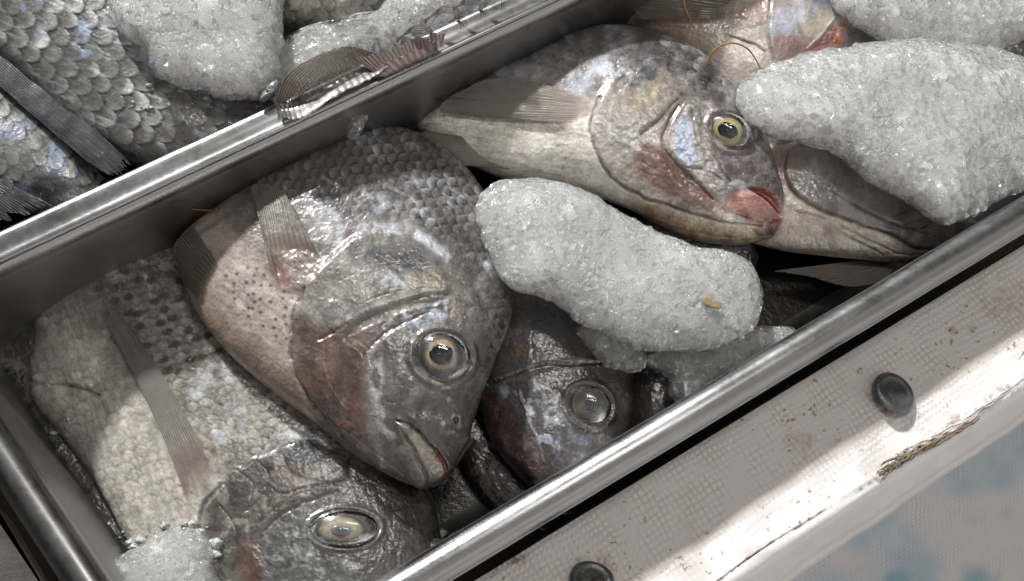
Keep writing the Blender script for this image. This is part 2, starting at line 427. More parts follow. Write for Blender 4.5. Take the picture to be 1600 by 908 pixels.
# vinyl tablecloth: flat along the stall edge, then over the edge and down on the near side
ZC = -0.0198
ea, eb = unp(1600, 592, ZC), unp(1123, 910, ZC)
et = (ea-eb)[:2]; et /= np.linalg.norm(et); en = np.array([et[1], -et[0]])         # en points off the stall, to the lower right
NU, NV = 900, 520
tt = np.linspace(-0.16, 0.16, NU); vv = np.concatenate([np.linspace(-0.078, -0.0015, 330), np.linspace(-0.001, 0.26, NV-330)])
def cloth_prof(v):
    off = np.where(v < 0, v, 0.0); z = np.zeros_like(v); r = 0.006; amax = math.radians(52)
    s = np.clip(v, 0, r*amax); off = off + r*np.sin(s/r); z = z - r*(1-np.cos(s/r))
    e = np.clip(v - r*amax, 0, None); return off + e*math.cos(amax), z - e*math.sin(amax), np.clip(v/(r*amax), 0, 1)
off, dz, turn = cloth_prof(vv)
U_, V_ = np.meshgrid(tt, vv, indexing='ij'); OFF = np.broadcast_to(off, U_.shape); DZ = np.broadcast_to(dz, U_.shape)
fa, fb = unp(900, 754, -0.003), unp(1598, 335, -0.003); fd = (fb-fa)[:2]; fd /= np.linalg.norm(fd); fn = np.array([fd[1], -fd[0]])
row = eb[None, :2] + et*(tt[:, None] + 0.075); lim0 = ((row-fa[None, :2]) @ fn - 0.0085)/(en @ fn)      # room between the cloth edge and the pan
sc_ = np.where(V_ < 0, (lim0[:, None]/0.078), 1.0); OFF = np.where(V_ < 0, V_*sc_, OFF)
back = sst(-0.0755, -0.078, V_)
base = eb[None, None, :2] + et*U_[..., None]*1.0 + et*0.075 + en*OFF[..., None]
Zs = ZC + DZ - back*0.02
Pc = np.concatenate([base, Zs[..., None]], -1)
px, py = proj(Pc); x, y = px.ravel(), py.ravel()
wave = 0.0009*fbm2(x, y, 160, 3, 5).reshape(U_.shape) * sst(-0.07, -0.03, -np.abs(V_)+0.0) 
hh = 0.0012*fbm2(x, y, 120, 3, 5); col = np.tile(lin(242, 240, 239), (len(x), 1)); wvn = np.ones(len(x)); vf = V_.ravel()
def tintc(m, c, a):
    global col
    m = np.clip(m*a, 0, 1)[:, None]; col = col*(1-m) + lin(*c)*m
grime = sst(0.05, 0.5, fbm2(x, y, 60, 5, 31)) * (vf < 0.001)
tintc(grime, (186, 172, 160), 0.35)
tintc(np.ones(len(x))*(vf < -0.022), (212, 203, 197), 0.7)  # rim's cast shadow deepened in the colour of the inner strip
for cx, cy, rr, a in ((1385, 620, 34, .8), (930, 890, 42, .6), (1570, 470, 50, .35), (1250, 690, 30, .35), (1345, 582, 10, .8), (800, 866, 26, .8), (1488, 516, 9, 1), (1518, 514, 8, 1), (1430, 655, 26, .4), (760, 880, 34, .45)):
    d = np.hypot(x-cx, (y-cy)*1.25)
    m = sst(rr, rr*0.3, d + rr*0.7*fbm2(x, y, 12, 4, int(cx)))
    spk = sst(-0.05, 0.25, fbm2(x, y, 5, 3, 77)); tintc(m*(0.35+0.65*spk), (118, 92, 66), a)
spk = sst(0.50, 0.6, fbm2(x, y, 8, 3, 91)) * (vf < 0.0) * sst(-0.1, 0.3, fbm2(x, y, 90, 2, 92)); tintc(spk, (120, 98, 74), 0.75)
wvn *= sst(-0.004, -0.022, vf)*0.9 + 0.1
seam = [(1090, 932), (1180, 866), (1240, 828), (1300, 792), (1372, 748)]
d, _ = pdist(x, y, smooth(seam, 6)); d = d + 1.6*fbm2(x, y, 8, 3, 44); m = np.exp(-(d/1.6)**2); hh -= 0.0007*m; tintc(m*sst(-.3, .2, fbm2(x, y, 16, 3, 45)), (110, 84, 60), 0.9)
d, _ = pdist(x, y, [(1372, 748), (1480, 668), (1600, 592)]); m = np.exp(-(d/9)**2); hh += 0.0006*m*fbm2(x, y, 10, 4, 46); tintc(m*sst(-.1, .5, fbm2(x, y, 7, 4, 47)), (140, 118, 92), 0.7)
# the blue printed part of the cloth hanging down the side
vs = vf - 0.0055; blot = fbm2(x, y, 90, 4, 60); lim = 0.0145 + 0.002*fbm2(x, y, 60, 3, 63)
prn = sst(0, 0.0035, vs-lim); tintc(sst(0, 0.0008, vs), (232, 226, 222), 0.9)
tintc(prn, (196, 196, 198), .9); tintc(prn*sst(-.35, .45, blot), (150, 174, 190), 0.75); tintc(prn*sst(0, -.5, blot), (208, 198, 192), 0.7)
tintc(prn*sst(.05, .5, fbm2(x, y, 70, 3, 66))*sst(760, 880, y), (104, 158, 172), 0.8); tintc(sst(0.002, 0, np.abs(vs-lim+0.003))*0.5, (176, 166, 160), 0.6)
wvn = np.where(vf > 0.004, 0.12 + 0.75*prn, wvn)
Pc = Pc.reshape(-1, 3); Pc[:, 2] += hh
vf_uv = np.where(vf < 0, OFF.ravel(), vf); uv = np.column_stack([U_.ravel(), vf_uv])
cloth = mesh_obj('tablecloth', Pc, grid_faces(NU, NV), M_VINYL, None, np.column_stack([col, wvn]), uv=uv)
tag(cloth, 'pale grey embossed vinyl tablecloth over the stall edge, blue print on its hanging side', 'tablecloth')

# frayed tear along the cloth's edge
def strips(pts, n, spread, zlift, rad, seed, seg=26):
    rnd = random.Random(seed); P = smooth(pts, 12); out = []
    for k in range(n):
        a = rnd.uniform(0, 0.75); b = min(1, a + rnd.uniform(0.12, 0.5)); idx = np.linspace(a, b, seg)*(len(P)-1)
        q = np.column_stack([np.interp(idx, range(len(P)), P[:, 0]), np.interp(idx, range(len(P)), P[:, 1])])
        o = rnd.uniform(-spread, spread); s = np.arange(seg)
        q[:, 1] += o + 2.0*vn2(s*0.45, s*0+k*3.1, seed); q[:, 0] += 1.5*vn2(s*0.4+9, s*0+k, seed)
        z = ZC + zlift + 0.0006*rnd.random() + 0.0005*vn2(s*0.5, s*0+k*1.7, seed+2) - np.clip(o, 0, 99)*0.00004
        out.append(tube(unp(q[:, 0], q[:, 1], z), rad*rnd.uniform(0.4, 1.2)*(0.25+0.75*np.sin(np.linspace(0.1, 3.0, seg))), 6))
    return join(out)
M_FRAY = mat_plain('frayed_backing', (0.19, 0.14, 0.095), 0.8, 300, 0.6); M_FRAYL = mat_plain('torn_vinyl', (0.5, 0.47, 0.43), 0.6, 300, 0.3)
tear = [(1374, 748), (1396, 728), (1430, 708), (1480, 680), (1530, 650)]
V, Fc = strips(tear, 26, 6, 0.0006, 0.00042, 4); mesh_obj('frayed_tear', V, Fc, M_FRAY, cloth)
V, Fc = strips([(1368, 735), (1400, 715), (1440, 694), (1500, 664), (1600, 596)], 12, 5, 0.0006, 0.0005, 9); mesh_obj('torn_flap', V, Fc, M_FRAYL, cloth)

# stall top under it all, coloured near black for the shade between pan and cloth
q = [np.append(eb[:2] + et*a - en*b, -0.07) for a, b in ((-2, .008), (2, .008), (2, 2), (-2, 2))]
st = mesh_obj('stall_top', [(*p[:2], -0.07) for p in q] , [(0, 1, 2, 3)], mat_plain('shade_dark_board', (0.03, 0.027, 0.025), 0.5), smoothed=False, loc=np.array([0, 0, -0.07])); st['kind'] = 'structure'
# strip of cloth past the short end of the pan, its shadow put into the colour
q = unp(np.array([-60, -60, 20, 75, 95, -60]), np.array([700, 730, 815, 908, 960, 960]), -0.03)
sk = mesh_obj('cloth_strip', q, [(5, 4, 3, 2, 1, 0)], mat_plain('shaded_vinyl', (0.07, 0.058, 0.05), 0.6, 90, 0.4), smoothed=False)
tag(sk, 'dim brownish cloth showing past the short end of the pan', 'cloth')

# ------------------------------------------------------------------ screws
def lathe(prof, n=48):
    th = np.linspace(0, 2*math.pi, n, endpoint=False)
    V = np.array([[r*math.cos(t), r*math.sin(t), z] for r, z in prof for t in th]); return V, grid_faces(len(prof), n, True)
M_SCREW = mat_plain('weathered_zinc', (0.16, 0.165, 0.165), 0.38, 150, 0.4, 0.75, 0.0003); M_REC = mat_plain('rusty_recess', (0.05, 0.035, 0.025), 0.7, 400, 0.5)
def screw(cx, cy, tilt, label, rpx=33):
    p = unp(cx, cy, ZC+0.0022); r = rpx*np.linalg.norm(p-Cn)/F
    e = empty('screw', p - np.array([0, 0, .002]), label, 'screw', 'screws holding the cloth down')
    V, Fc = lathe([(0.0, 0.11*r), (0.12*r, 0.112*r), (0.45*r, 0.10*r), (0.62*r, 0.07*r), (0.68*r, 0.11*r), (0.86*r, 0.10*r), (0.97*r, 0.02*r), (1.0*r, -0.05*r), (0.96*r, -0.12*r), (0.5*r, -0.16*r), (0, -0.16*r)])
    M = np.array(Matrix.Rotation(tilt[0], 3, 'X') @ Matrix.Rotation(tilt[1], 3, 'Y')); mesh_obj('screw_head', V @ M.T + p, Fc, M_SCREW, e)
    s = 0.2*r; w = 0.055*r; z = 0.118*r
    cr = np.array([(-s, -w), (-w, -w), (-w, -s), (w, -s), (w, -w), (s, -w), (s, w), (w, w), (w, s), (-w, s), (-w, w), (-s, w)])
    a = 0.5; cr = cr @ np.array([[math.cos(a), math.sin(a)], [-math.sin(a), math.cos(a)]])
    V = np.vstack([np.column_stack([cr, np.full(12, z)]), np.column_stack([cr, np.full(12, 0.05*r)])])
    V[:, 0] += 0.02*r
    mesh_obj('cross_recess', V @ M.T + p, [tuple(range(12))] + [(i, i+12, (i+1) % 12+12, (i+1) % 12) for i in range(12)], M_REC, e, smoothed=False)
    V, Fc = tube(np.array([p+[0, 0, -.001], p+[0, 0, -.004], p+[0, 0, -.009]]), 0.3*r); mesh_obj('shank', V, Fc, M_SCREW, e)
screw(1398, 613, (-0.20, 0.20), 'grey domed screw with rust round it, beside the sunlit band of cloth')
screw(926, 907, (-0.4, 0.1), 'dark screw cut off by the bottom edge, near the pan rim', 35)

# ------------------------------------------------------------------ fish
class Paint:
    def __init__(s, X, Y, lat, a, b, base, warp=3.0, seed=1):
        s.X, s.Y, s.lat, s.a, s.b = X, Y, lat, a, b
        s.x = X + 1.6*warp*fbm2(X, Y, 40, 5, seed, .62); s.y = Y + 1.6*warp*fbm2(X, Y, 40, 5, seed+50, .62)
        s.brk = 0.55+0.45*sst(-.35, .25, fbm2(X, Y, 22, 4, seed+77))
        s.col = np.tile(lin(*base), (len(X), 1)); s.h = np.zeros(len(X)); s.scl = np.ones(len(X)); s.seed = seed
    def _sub(s, pts, mar):
        P = np.array(pts, float); lo, hi = P.min(0)-mar, P.max(0)+mar
        return np.where((s.x > lo[0]) & (s.x < hi[0]) & (s.y > lo[1]) & (s.y < hi[1]))[0]
    def reg(s, pts, soft=5, sm=True):
        P = smooth(pts, 5, True) if sm else np.array(pts, float); k = s._sub(P, soft*1.5+2); m = np.zeros(len(s.X))
        if len(k): m[k] = sst(-soft, soft, sdf(s.x[k], s.y[k], P))
        return m
    def ln(s, pts, w, taper=True, closed=False):
        P = smooth(pts, 6, closed); k = s._sub(P, w*3+2); m = np.zeros(len(s.X))
        if len(k):
            d, t = pdist(s.x[k], s.y[k], P, closed); ww = w*(0.35+0.65*np.sin(np.clip(t, 0.02, 0.98)*math.pi)**0.6) if taper and not closed else w
            m[k] = np.exp(-(d/ww)**2)
        return m
    def ell(s, cx, cy, rx, ry, rot=0):
        c, d = math.cos(rot), math.sin(rot); u = ((s.X-cx)*c + (s.Y-cy)*d)/rx; v = (-(s.X-cx)*d + (s.Y-cy)*c)/ry
        return np.hypot(u, v)
    def tint(s, m, c, a=1.0):
        m = np.clip(m*a, 0, 1)[:, None]; s.col = s.col*(1-m) + lin(*c)*m
    def mul(s, m, f): s.col = s.col*(1 + m*(f-1))[:, None]
    def groove(s, pts, w, d, c=None, a=0.7, side=0):
        m = s.ln(pts, w*0.8); s.h -= d*m*0.72*s.brk
        if c is not None: s.tint(s.ln(pts, w*0.7)*s.brk, c, a*0.8)
    def step(s, pts, hgt, soft=3): m = s.reg(pts, soft); s.h += hgt*m; return m
    def organic(s, mask=1.0, amt=1.0, seed=0, plates=True):
        X, Y = s.X, s.Y; k = s.seed*31 + seed
        wx = X + 14*fbm2(X, Y, 50, 4, k); wy = Y + 14*fbm2(X, Y, 50, 4, k+1)
        f = fbm2(wx, wy, 30, 6, k+2, .65); s.mul(mask, 1 + amt*.65*f)
        f2 = fbm2(wx*1.0, wy*.45, 9, 5, k+3, .65); s.mul(mask, 1 + amt*.5*f2); s.h += mask*amt*.08*f2
        if plates:                                   # thin wandering creases and membranes
            for sc, w, dp in ((30, .035, .22), (13, .06, .10)):
                g1, g2, gi = worley2(wx + 6*fbm2(X, Y, 14, 3, k+5), wy*1.2 + 6*fbm2(X, Y, 14, 3, k+6), sc, k+7)
                e = sst(w, 0, g2-g1)*sst(-.15, .3, fbm2(X, Y, 45, 3, k+8+sc)); s.h -= .65*dp*amt*e*mask; s.tint(e*mask, (64, 56, 50), .40*amt); s.mul(mask, 1+amt*.16*(gi-.5))
                s.h += mask*amt*dp*.5*(gi-.5)
        st = np.abs(fbm2(wx*.6+wy*.4, wy*.8-wx*.3, 15, 4, k+9)); v = sst(.035, .0, st)*sst(.05, .35, fbm2(X, Y, 36, 3, k+10))   # raised slime lines, white glints put into their colour
        s.h += .10*amt*v*mask; s.tint(v*mask, (206, 204, 204), .45*amt)
        d = sst(.45, .6, fbm2(X, Y, 5.5, 3, k+11)); s.tint(d*mask, (60, 54, 50), .4*amt)
    def n(s, sc, o=4, k=0): return fbm2(s.X, s.Y, sc, o, s.seed*7+k)

def scales(p, sa, sb, ang, mask, hmm=0.35, edge=(60, 55, 50), ea=0.6, pearl=(190, 192, 196), pa=0.5, pocket=0.6, seed=0, warp=3.0, Ra=1.3, Rb=0.60, rnd=0.3, flatk=.32, pkw=1.38, rimk=.0):
    """overlapping scales; ang = photo direction (degrees, y down) that points to the tail"""
    X = p.X + warp*fbm2(p.X, p.Y, 60, 3, seed+3); Y = p.Y + warp*fbm2(p.X, p.Y, 60, 3, seed+8)
    c, d = math.cos(math.radians(ang)), math.sin(math.radians(ang)); a = X*c + Y*d; b = -X*d + Y*c
    i0 = np.floor(a/sa); best = np.full(a.shape, 1e9); hh = np.zeros(a.shape); rho = np.ones(a.shape); idd = np.zeros(a.shape); cover = np.full(a.shape, 9.0); lb = np.zeros(a.shape)
    for di in (-2, -1, 0, 1):
        ii = i0 + di; offb = 0.5*(ii % 2); j0 = np.round(b/sb - offb)
        for dj in (-1, 0, 1):
            jj = j0 + dj; hs = _hash(ii, jj, np.zeros_like(ii), seed+17); h2 = _hash(ii, jj, np.zeros_like(ii), seed+27)
            ca = ii*sa + (hs-0.5)*sa*rnd; cb = (jj+offb)*sb + (h2-0.5)*sb*rnd*0.7
            u = (a-ca)/(Ra*sa); v = (b-cb)/(Rb*sb*1.08); r = np.sqrt(u*u + np.abs(v)**2.2)
            ins = r < 1
            take = ins & (ca < best)
            hh = np.where(take, u, hh); rho = np.where(take, r, rho); idd = np.where(take, hs, idd); lb = np.where(take, v, lb); best = np.where(take, ca, best)
    # distance past the free edge of the scale above
    for di in (-2, -1, 0):
        ii = i0 + di; offb = 0.5*(ii % 2); j0 = np.round(b/sb - offb)
        for dj in (-1, 0, 1):
            jj = j0 + dj; hs = _hash(ii, jj, np.zeros_like(ii), seed+17); h2 = _hash(ii, jj, np.zeros_like(ii), seed+27)
            ca = ii*sa + (hs-0.5)*sa*rnd; cb = (jj+offb)*sb + (h2-0.5)*sb*rnd*0.7
            u = (a-ca)/(Ra*sa); v = (b-cb)/(Rb*sb*1.08); r = np.sqrt(u*u + np.abs(v)**2.2)
            cover = np.where((r >= 1) & (ca < best), np.minimum(cover, r), cover)
    h = np.clip(hh, -0.2, 1); fade = sst(-.45, .35, fbm2(p.X, p.Y, 48, 4, seed+60)); m = mask*(0.4+0.6*fade)
    p.h += m*hmm*flatk*(h*0.9 - 0.12*lb*lb)
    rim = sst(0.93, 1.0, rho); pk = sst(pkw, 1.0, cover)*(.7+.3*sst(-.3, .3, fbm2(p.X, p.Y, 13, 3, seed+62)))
    p.tint(m*pk, edge, pocket); p.tint(m*rim*(0.5+0.5*idd), edge, ea*rimk)  # dark scale edges, with the shadow past each one put into the colour
    lightn = sst(-.3, .4, fbm2(p.X, p.Y, 26, 4, seed+61))
    glow = sst(0.3, 1.0, rho)*sst(0.0, .5, h)*(1-rim*rimk)*(0.45+0.55*idd)*(.35+.65*lightn); p.tint(m*glow, pearl, pa)
    sheen = (idd > .8)*lightn*sst(0.1, 0.6, h); p.tint(m*sheen*(1-rim), pearl, pa*.7)
    p.mul(m, 0.92+0.16*idd); slk = fbm2(a/46, b/7, 1.0, 4, seed+64); p.mul(mask, 1+.30*slk); p.tint(mask*sst(.1, .5, slk)*lightn, pearl, pa*.5)  # streaks along the axis put a sheen into the colour
    strk = fbm2(b/2.2, a/14, 1.0, 3, seed+40); p.mul(m*0.5, 1+0.5*strk)
    return h, idd

def fish(label, st, paint, base=(128, 122, 116), warp=3.0, seed=1, nu=380, nvt=330, k_top=0.95, group=None, name='fish', top_noise=0.0006):
    S = np.array(st, float); m = len(S); s = np.arange(m); ss = np.linspace(0, m-1, nu)
    dense = smooth(S, 12); si = np.linspace(0, m-1, len(dense))
    I = np.stack([np.interp(ss, si, dense[:, k]) for k in range(6)], 1)
    zc, T = I[:, 4]*0.01, np.maximum(I[:, 5], 0.03)*0.01
    U = unp(I[:, 0], I[:, 1], zc); L = unp(I[:, 2], I[:, 3], zc); C = (U+L)/2; hw = (U-L)/2
    ph = np.concatenate([np.linspace(0.0, math.pi, nvt, endpoint=False), np.linspace(math.pi, 2*math.pi, 26, endpoint=False)])
    top = (ph < math.pi)
    lat = np.cos(ph); lift = np.where(top, np.abs(np.sin(ph))**k_top, -np.abs(np.sin(ph)))
    P = C[:, None] + hw[:, None]*lat[None, :, None]
    P[..., 2] += T[:, None]*lift[None]
    nv = len(ph); N = np.empty_like(P)
    du = np.gradient(P, axis=0); dv = np.roll(P, -1, 1) - np.roll(P, 1, 1); N = np.cross(du, dv); N /= np.linalg.norm(N, axis=-1, keepdims=True) + 1e-12
    ctr = C[:, None]; sg = np.sign(np.sum(N*(P-ctr), -1).mean()); N *= sg
    px, py = proj(P); LAT = np.broadcast_to(lat, px.shape).ravel()
    p = Paint(px.ravel(), py.ravel(), LAT, None, None, base, warp, seed); p.top = np.broadcast_to(top, px.shape).ravel(); p.s = np.broadcast_to(ss[:, None], px.shape).ravel()
    p.h = p.h + top_noise*1000*fbm2(p.X, p.Y, 70, 3, seed+90)
    paint(p)
    org = getattr(p, 'org', None); p.organic(*(org if org else (1.0, .8)))
    gy_ = p.col.mean(1, keepdims=True); p.col = np.clip(gy_*.12 + p.col*.88*np.array([.99, 1.0, 1.01]), 0, 1)**1.22*.97
    edge = np.minimum(1, (np.minimum(p.s, m-1-p.s))*2.0)
    h = (p.h*edge*np.where(p.top, 1, 0.3))
    V = P.reshape(-1, 3) + N.reshape(-1, 3)*(h*0.001)[:, None]
    Fc = grid_faces(nu, nv, True)
    caps = np.array([[0, 0, 0, 0]])[:0]
    e0, e1 = V[:nv].mean(0), V[-nv:].mean(0)
    Vt = np.vstack([V, e0, e1]); ia, ib = len(V), len(V)+1; j = np.arange(nv); j2 = (j+1) % nv
    col = np.vstack([p.col, p.col[:nv].mean(0), p.col[-nv:].mean(0)])
    tri = [tuple(f) for f in np.column_stack([j2, j, np.full(nv, ia)])] + [tuple(f) for f in np.column_stack([j+(nu-1)*nv, j2+(nu-1)*nv, np.full(nv, ib)])]
    root = empty(name, np.array([V[:, 0].mean(), V[:, 1].mean(), V[:, 2].min()]), label, 'fish', group)
    # side faces as quads, caps folded in as degenerate-free quads
    capq = []
    for off, c, rev in ((0, ia, True), ((nu-1)*nv, ib, False)):
        for k in range(0, nv-1, 2):
            q = [off+k, off+k+1, off+(k+2) % nv, c]; capq.append(q[::-1] if not rev else q)
    Fa = np.vstack([Fc, np.array(capq)])
    if sg < 0: Fa = Fa[:, ::-1]
    body = mesh_obj('body', Vt, Fa, M_FISH, root, col)
    q = Fc.reshape(-1, 4)
    keep = np.where(np.broadcast_to(top, (nu-1, nv)).ravel())[0]
    root_bvh = BVHTree.FromPolygons([tuple(v) for v in V[::1]], [tuple(f) for f in q[keep]]) if True else None
    BV[root.name] = root_bvh
    return root
BV = {}
def hit(bvhs, x, y, dflt=None):
    d = rays(x, y); d = d/np.linalg.norm(d)
    best = None
    for b in bvhs:
        loc, nr, i, dist = b.ray_cast(CAMP, Vector(d), 3.0)
        if loc is not None and (best is None or dist < best[1]): best = (loc, dist, nr)
    return best

def eye(root, cx, cy, rx, ry, rings, pupil, rot=0.0, bulge=0.42, pcol=(14, 17, 22), zoff=0.0006, iris_off=(0, 0), lookx=0.0, name='eye', pscale=(1, 1)):
    b = hit([BV[root.name]], cx, cy); loc = np.array(b[0]); nr = np.array(b[2]); nr *= np.sign(nr @ (Cn-loc)); dv = (Cn-loc); dist = np.linalg.norm(dv); dv /= dist
    nrm = dv*0.65 + nr*0.35; nrm /= np.linalg.norm(nrm)
    # in-plane axes chosen so the ellipse lands on the traced one
    ax = Rn[:, 0]*math.cos(rot) - Rn[:, 1]*math.sin(rot); ax = ax - nrm*(ax @ nrm); ax /= np.linalg.norm(ax); ay = np.cross(nrm, ax)
    k = dist/F; Rx, Ry = rx*k, ry*k; loc = loc + nrm*zoff
    def dome(r0x, r0y, hgt, n=64, m=22, off=(0, 0), lift=0.0, under=True, conc=0.0):
        V, Rr = [], []
        for i in range(m+1):
            r = i/m
            for j in range(n):
                t = 2*math.pi*j/n
                V.append(loc + ax*(r0x*r*math.cos(t)+off[0]) + ay*(r0y*r*math.sin(t)+off[1]) + nrm*(lift + hgt*math.sqrt(max(0, 1-r*r*0.98)) - hgt*0.14)); Rr.append(r)
        if under:
            for j in range(n):
                t = 2*math.pi*j/n; V.append(loc + ax*(r0x*1.0*math.cos(t)+off[0]) + ay*(r0y*1.0*math.sin(t)+off[1]) + nrm*(lift-hgt*0.9)); Rr.append(1)
        return np.array(V), np.array(Rr)
    n = 64
    V, Rr = dome(Rx, Ry, Rx*bulge)
    ix, iy = iris_off[0]*k, iris_off[1]*k
    rel = V-loc; u = (rel @ ax - ix)/Rx; v = (rel @ ay - iy)/Ry; rr = np.hypot(u, v)
    col = np.zeros((len(V), 3)); rs = [r for r, _ in rings]; cs = np.array([lin(*c) for _, c in rings])
    ang = np.arctan2(v, u); rr = rr*(1+0.05*np.sin(ang*2+1)+.03*np.sin(ang*3+cx)) + 0.05*vn2(np.cos(ang)*2.2+cx, np.sin(ang)*2.2+rr*3, 4)
    for q in range(3): col[:, q] = np.interp(rr, rs, cs[:, q])
    e = mesh_obj(name, V, grid_faces(len(V)//n, n, True), M_EYE, root, col)
    pr = pupil*Rx; P, r2 = dome(pr*pscale[0], pr*Ry/Rx*pscale[1], pr*0.18, off=(ix, iy), lift=Rx*bulge*0.80*math.sqrt(max(0.0, 1-(math.hypot(ix/Rx, iy/Ry))**2)), m=10)
    pc = np.tile(lin(*pcol), (len(P), 1)); pc = pc*(0.8+0.7*sst(0.3, 1, r2))[:, None]; P = P + (P-P.mean(0))*(.10*vn2(np.arctan2((P-loc)@ay-iy, (P-loc)@ax-ix)*1.3, P[:, 0]*0+cx, 3))[:, None]
    mesh_obj('pupil', P, grid_faces(len(P)//n, n, True), M_PUP, e, pc)
    V, _ = dome(Rx*1.04, Ry*1.04, Rx*(bulge+0.16), under=False); mesh_obj('cornea', V, grid_faces(len(V)//n, n, True), M_COR, e)
    return e

def fin(root, rootpts, tippts, bvhs, z0, rays_n=16, name='pectoral_fin', c1=(150, 138, 124), c2=(96, 84, 70), lift=0.0006, alpha=(0.95, 0.6), n_r=120, n_t=110, ridge=0.00012, seed=0, bow=0.0, standalone=None, droop=0.0, pink=None, rag=0.03, rootfade=0.3):
    A = smooth(rootpts, 10); B = smooth(tippts, 10)
    ia = np.linspace(0, len(A)-1, n_r); ib = np.linspace(0, len(B)-1, n_r)
    Aq = np.column_stack([np.interp(ia, range(len(A)), A[:, k]) for k in (0, 1)]); Bq = np.column_stack([np.interp(ib, range(len(B)), B[:, k]) for k in (0, 1)])
    r = np.linspace(0, 1, n_r)[:, None]; t = np.linspace(0, 1, n_t)[None]
    c1 = tuple(np.array(c1)*.55+np.mean(c1)*.45-2); c2 = tuple(np.array(c2)*.5+np.mean(c2)*.5+10)
    if name != 'pink_flesh': alpha = (alpha[0]*.86, alpha[1]*.58)
    if pink is not None: pink = tuple(np.array(pink)*.6+np.mean(pink)*.4)
    ragg = 1 - rag*np.abs(vn2(r[:, 0]*rays_n*1.7, r[:, 0]*0, seed))[:, None]*1.0
    T = t*ragg
    nrmv = np.stack([-(Bq-Aq)[:, 1], (Bq-Aq)[:, 0]], 1)
    G = Aq[:, None]*(1-T[..., None]) + Bq[:, None]*T[..., None] + bow*nrmv[:, None]*(T*(1-T))[..., None]
    X, Y = G[..., 0], G[..., 1]
    Z = np.full(X.shape, np.nan); step = 5
    for i in list(range(0, n_r, step)) + [n_r-1]:
        for j in list(range(0, n_t, step)) + [n_t-1]:
            b = hit(bvhs, X[i, j], Y[i, j]) if bvhs else None
            Z[i, j] = max(b[0][2], z0) if b else z0
    ri = sorted(set(list(range(0, n_r, step)) + [n_r-1])); rj = sorted(set(list(range(0, n_t, step)) + [n_t-1])); Zc = Z[np.ix_(ri, rj)]
    for _ in range(3):
        Zp = np.pad(Zc, 1, mode='edge'); Zc = np.maximum(Zc*0.999, (Zp[:-2, 1:-1]+Zp[2:, 1:-1]+Zp[1:-1, :-2]+Zp[1:-1, 2:]+2*Zc)/6) if bvhs else Zc
    Z1 = np.stack([np.interp(range(n_t), rj, row) for row in Zc]); Zf = np.stack([np.interp(range(n_r), ri, Z1[:, j]) for j in range(n_t)], 1)
    Zf = Zf + lift*(0.1+0.9*sst(0, .35, T)) - droop*T*T
    rw = r + .012*fbm2((r*6+T*2).ravel()*np.ones(1), (T*3+r*0).ravel(), 1.0, 3, seed+3).reshape(T.shape if T.shape[0]>1 else (n_r, n_t)); ph = rw*rays_n*math.pi*2; br = np.where(T > 0.45, 0.5+0.5*np.cos(ph*2), 0.5+0.5*np.cos(ph)); br = br*np.ones_like(T)
    Zf = Zf + ridge*br*(0.3+0.7*T) + 0.0004*fbm2(X.ravel(), Y.ravel(), 40, 3, seed).reshape(X.shape)
    P = unp(X, Y, Zf); Nn = grid_normals(P); sg = np.sign((Nn @ np.array([0, 0, 1])).mean()); Nn *= sg
    Pb = P - Nn*0.00025
    q = (0.25+0.75*br)*(0.85+0.3*fbm2((X*1.0).ravel(), (Y*1.0).ravel(), 12, 3, seed+5).reshape(X.shape))
    q = np.clip(q, 0, 1)[..., None]; col = lin(*c2)*(1-q) + lin(*c1)*q
    if pink is not None: w = (sst(0.4, 0.0, T)*np.ones_like(br))[..., None]; col = col*(1-w) + lin(*pink)*w
    al = (alpha[0] + (alpha[1]-alpha[0])*T*(1-0.6*br))*sst(0.0, rootfade, T + 0.03*vn2((r*23).ravel(), (r*0).ravel(), seed)[:, None]); colA = np.concatenate([col, al[..., None]], -1).reshape(-1, 4)
    ntot = n_r*n_t; Fa = grid_faces(n_r, n_t); Fb = Fa[:, ::-1] + ntot
    bd = [i*n_t for i in range(n_r)] + [(n_r-1)*n_t + j for j in range(1, n_t)] + [i*n_t + n_t-1 for i in range(n_r-2, -1, -1)] + list(range(n_t-2, 0, -1))
    bd = np.array(bd); b2 = np.roll(bd, -1); side = np.column_stack([bd, b2, b2+ntot, bd+ntot])
    if sg < 0: Fa, Fb, side = Fa[:, ::-1], Fb[:, ::-1], side[:, ::-1]
    return mesh_obj(name, np.vstack([P.reshape(-1, 3), Pb.reshape(-1, 3)]), np.vstack([Fa, Fb, side[:, ::-1]]), M_FIN, root, np.vstack([colA, colA]))

def bristle(root, pts, z, rad, mat, name='fin_spine'):
    P = smooth(pts, 10); zz = np.interp(np.linspace(0, 1, len(P)), np.linspace(0, 1, len(z)), z)
    V, Fc = tube(unp(P[:, 0], P[:, 1], zz), rad*np.linspace(1, 0.45, len(P)), 8); return mesh_obj(name, V, Fc, mat, root)
M_SPINE = mat_plain('amber_spine', (0.40, 0.19, 0.07), 0.35, 300, 0.3, coat=0.4); M_RUST = mat_plain('rusty_red_spine', (0.17, 0.07, 0.04), 0.45, 300, 0.4)
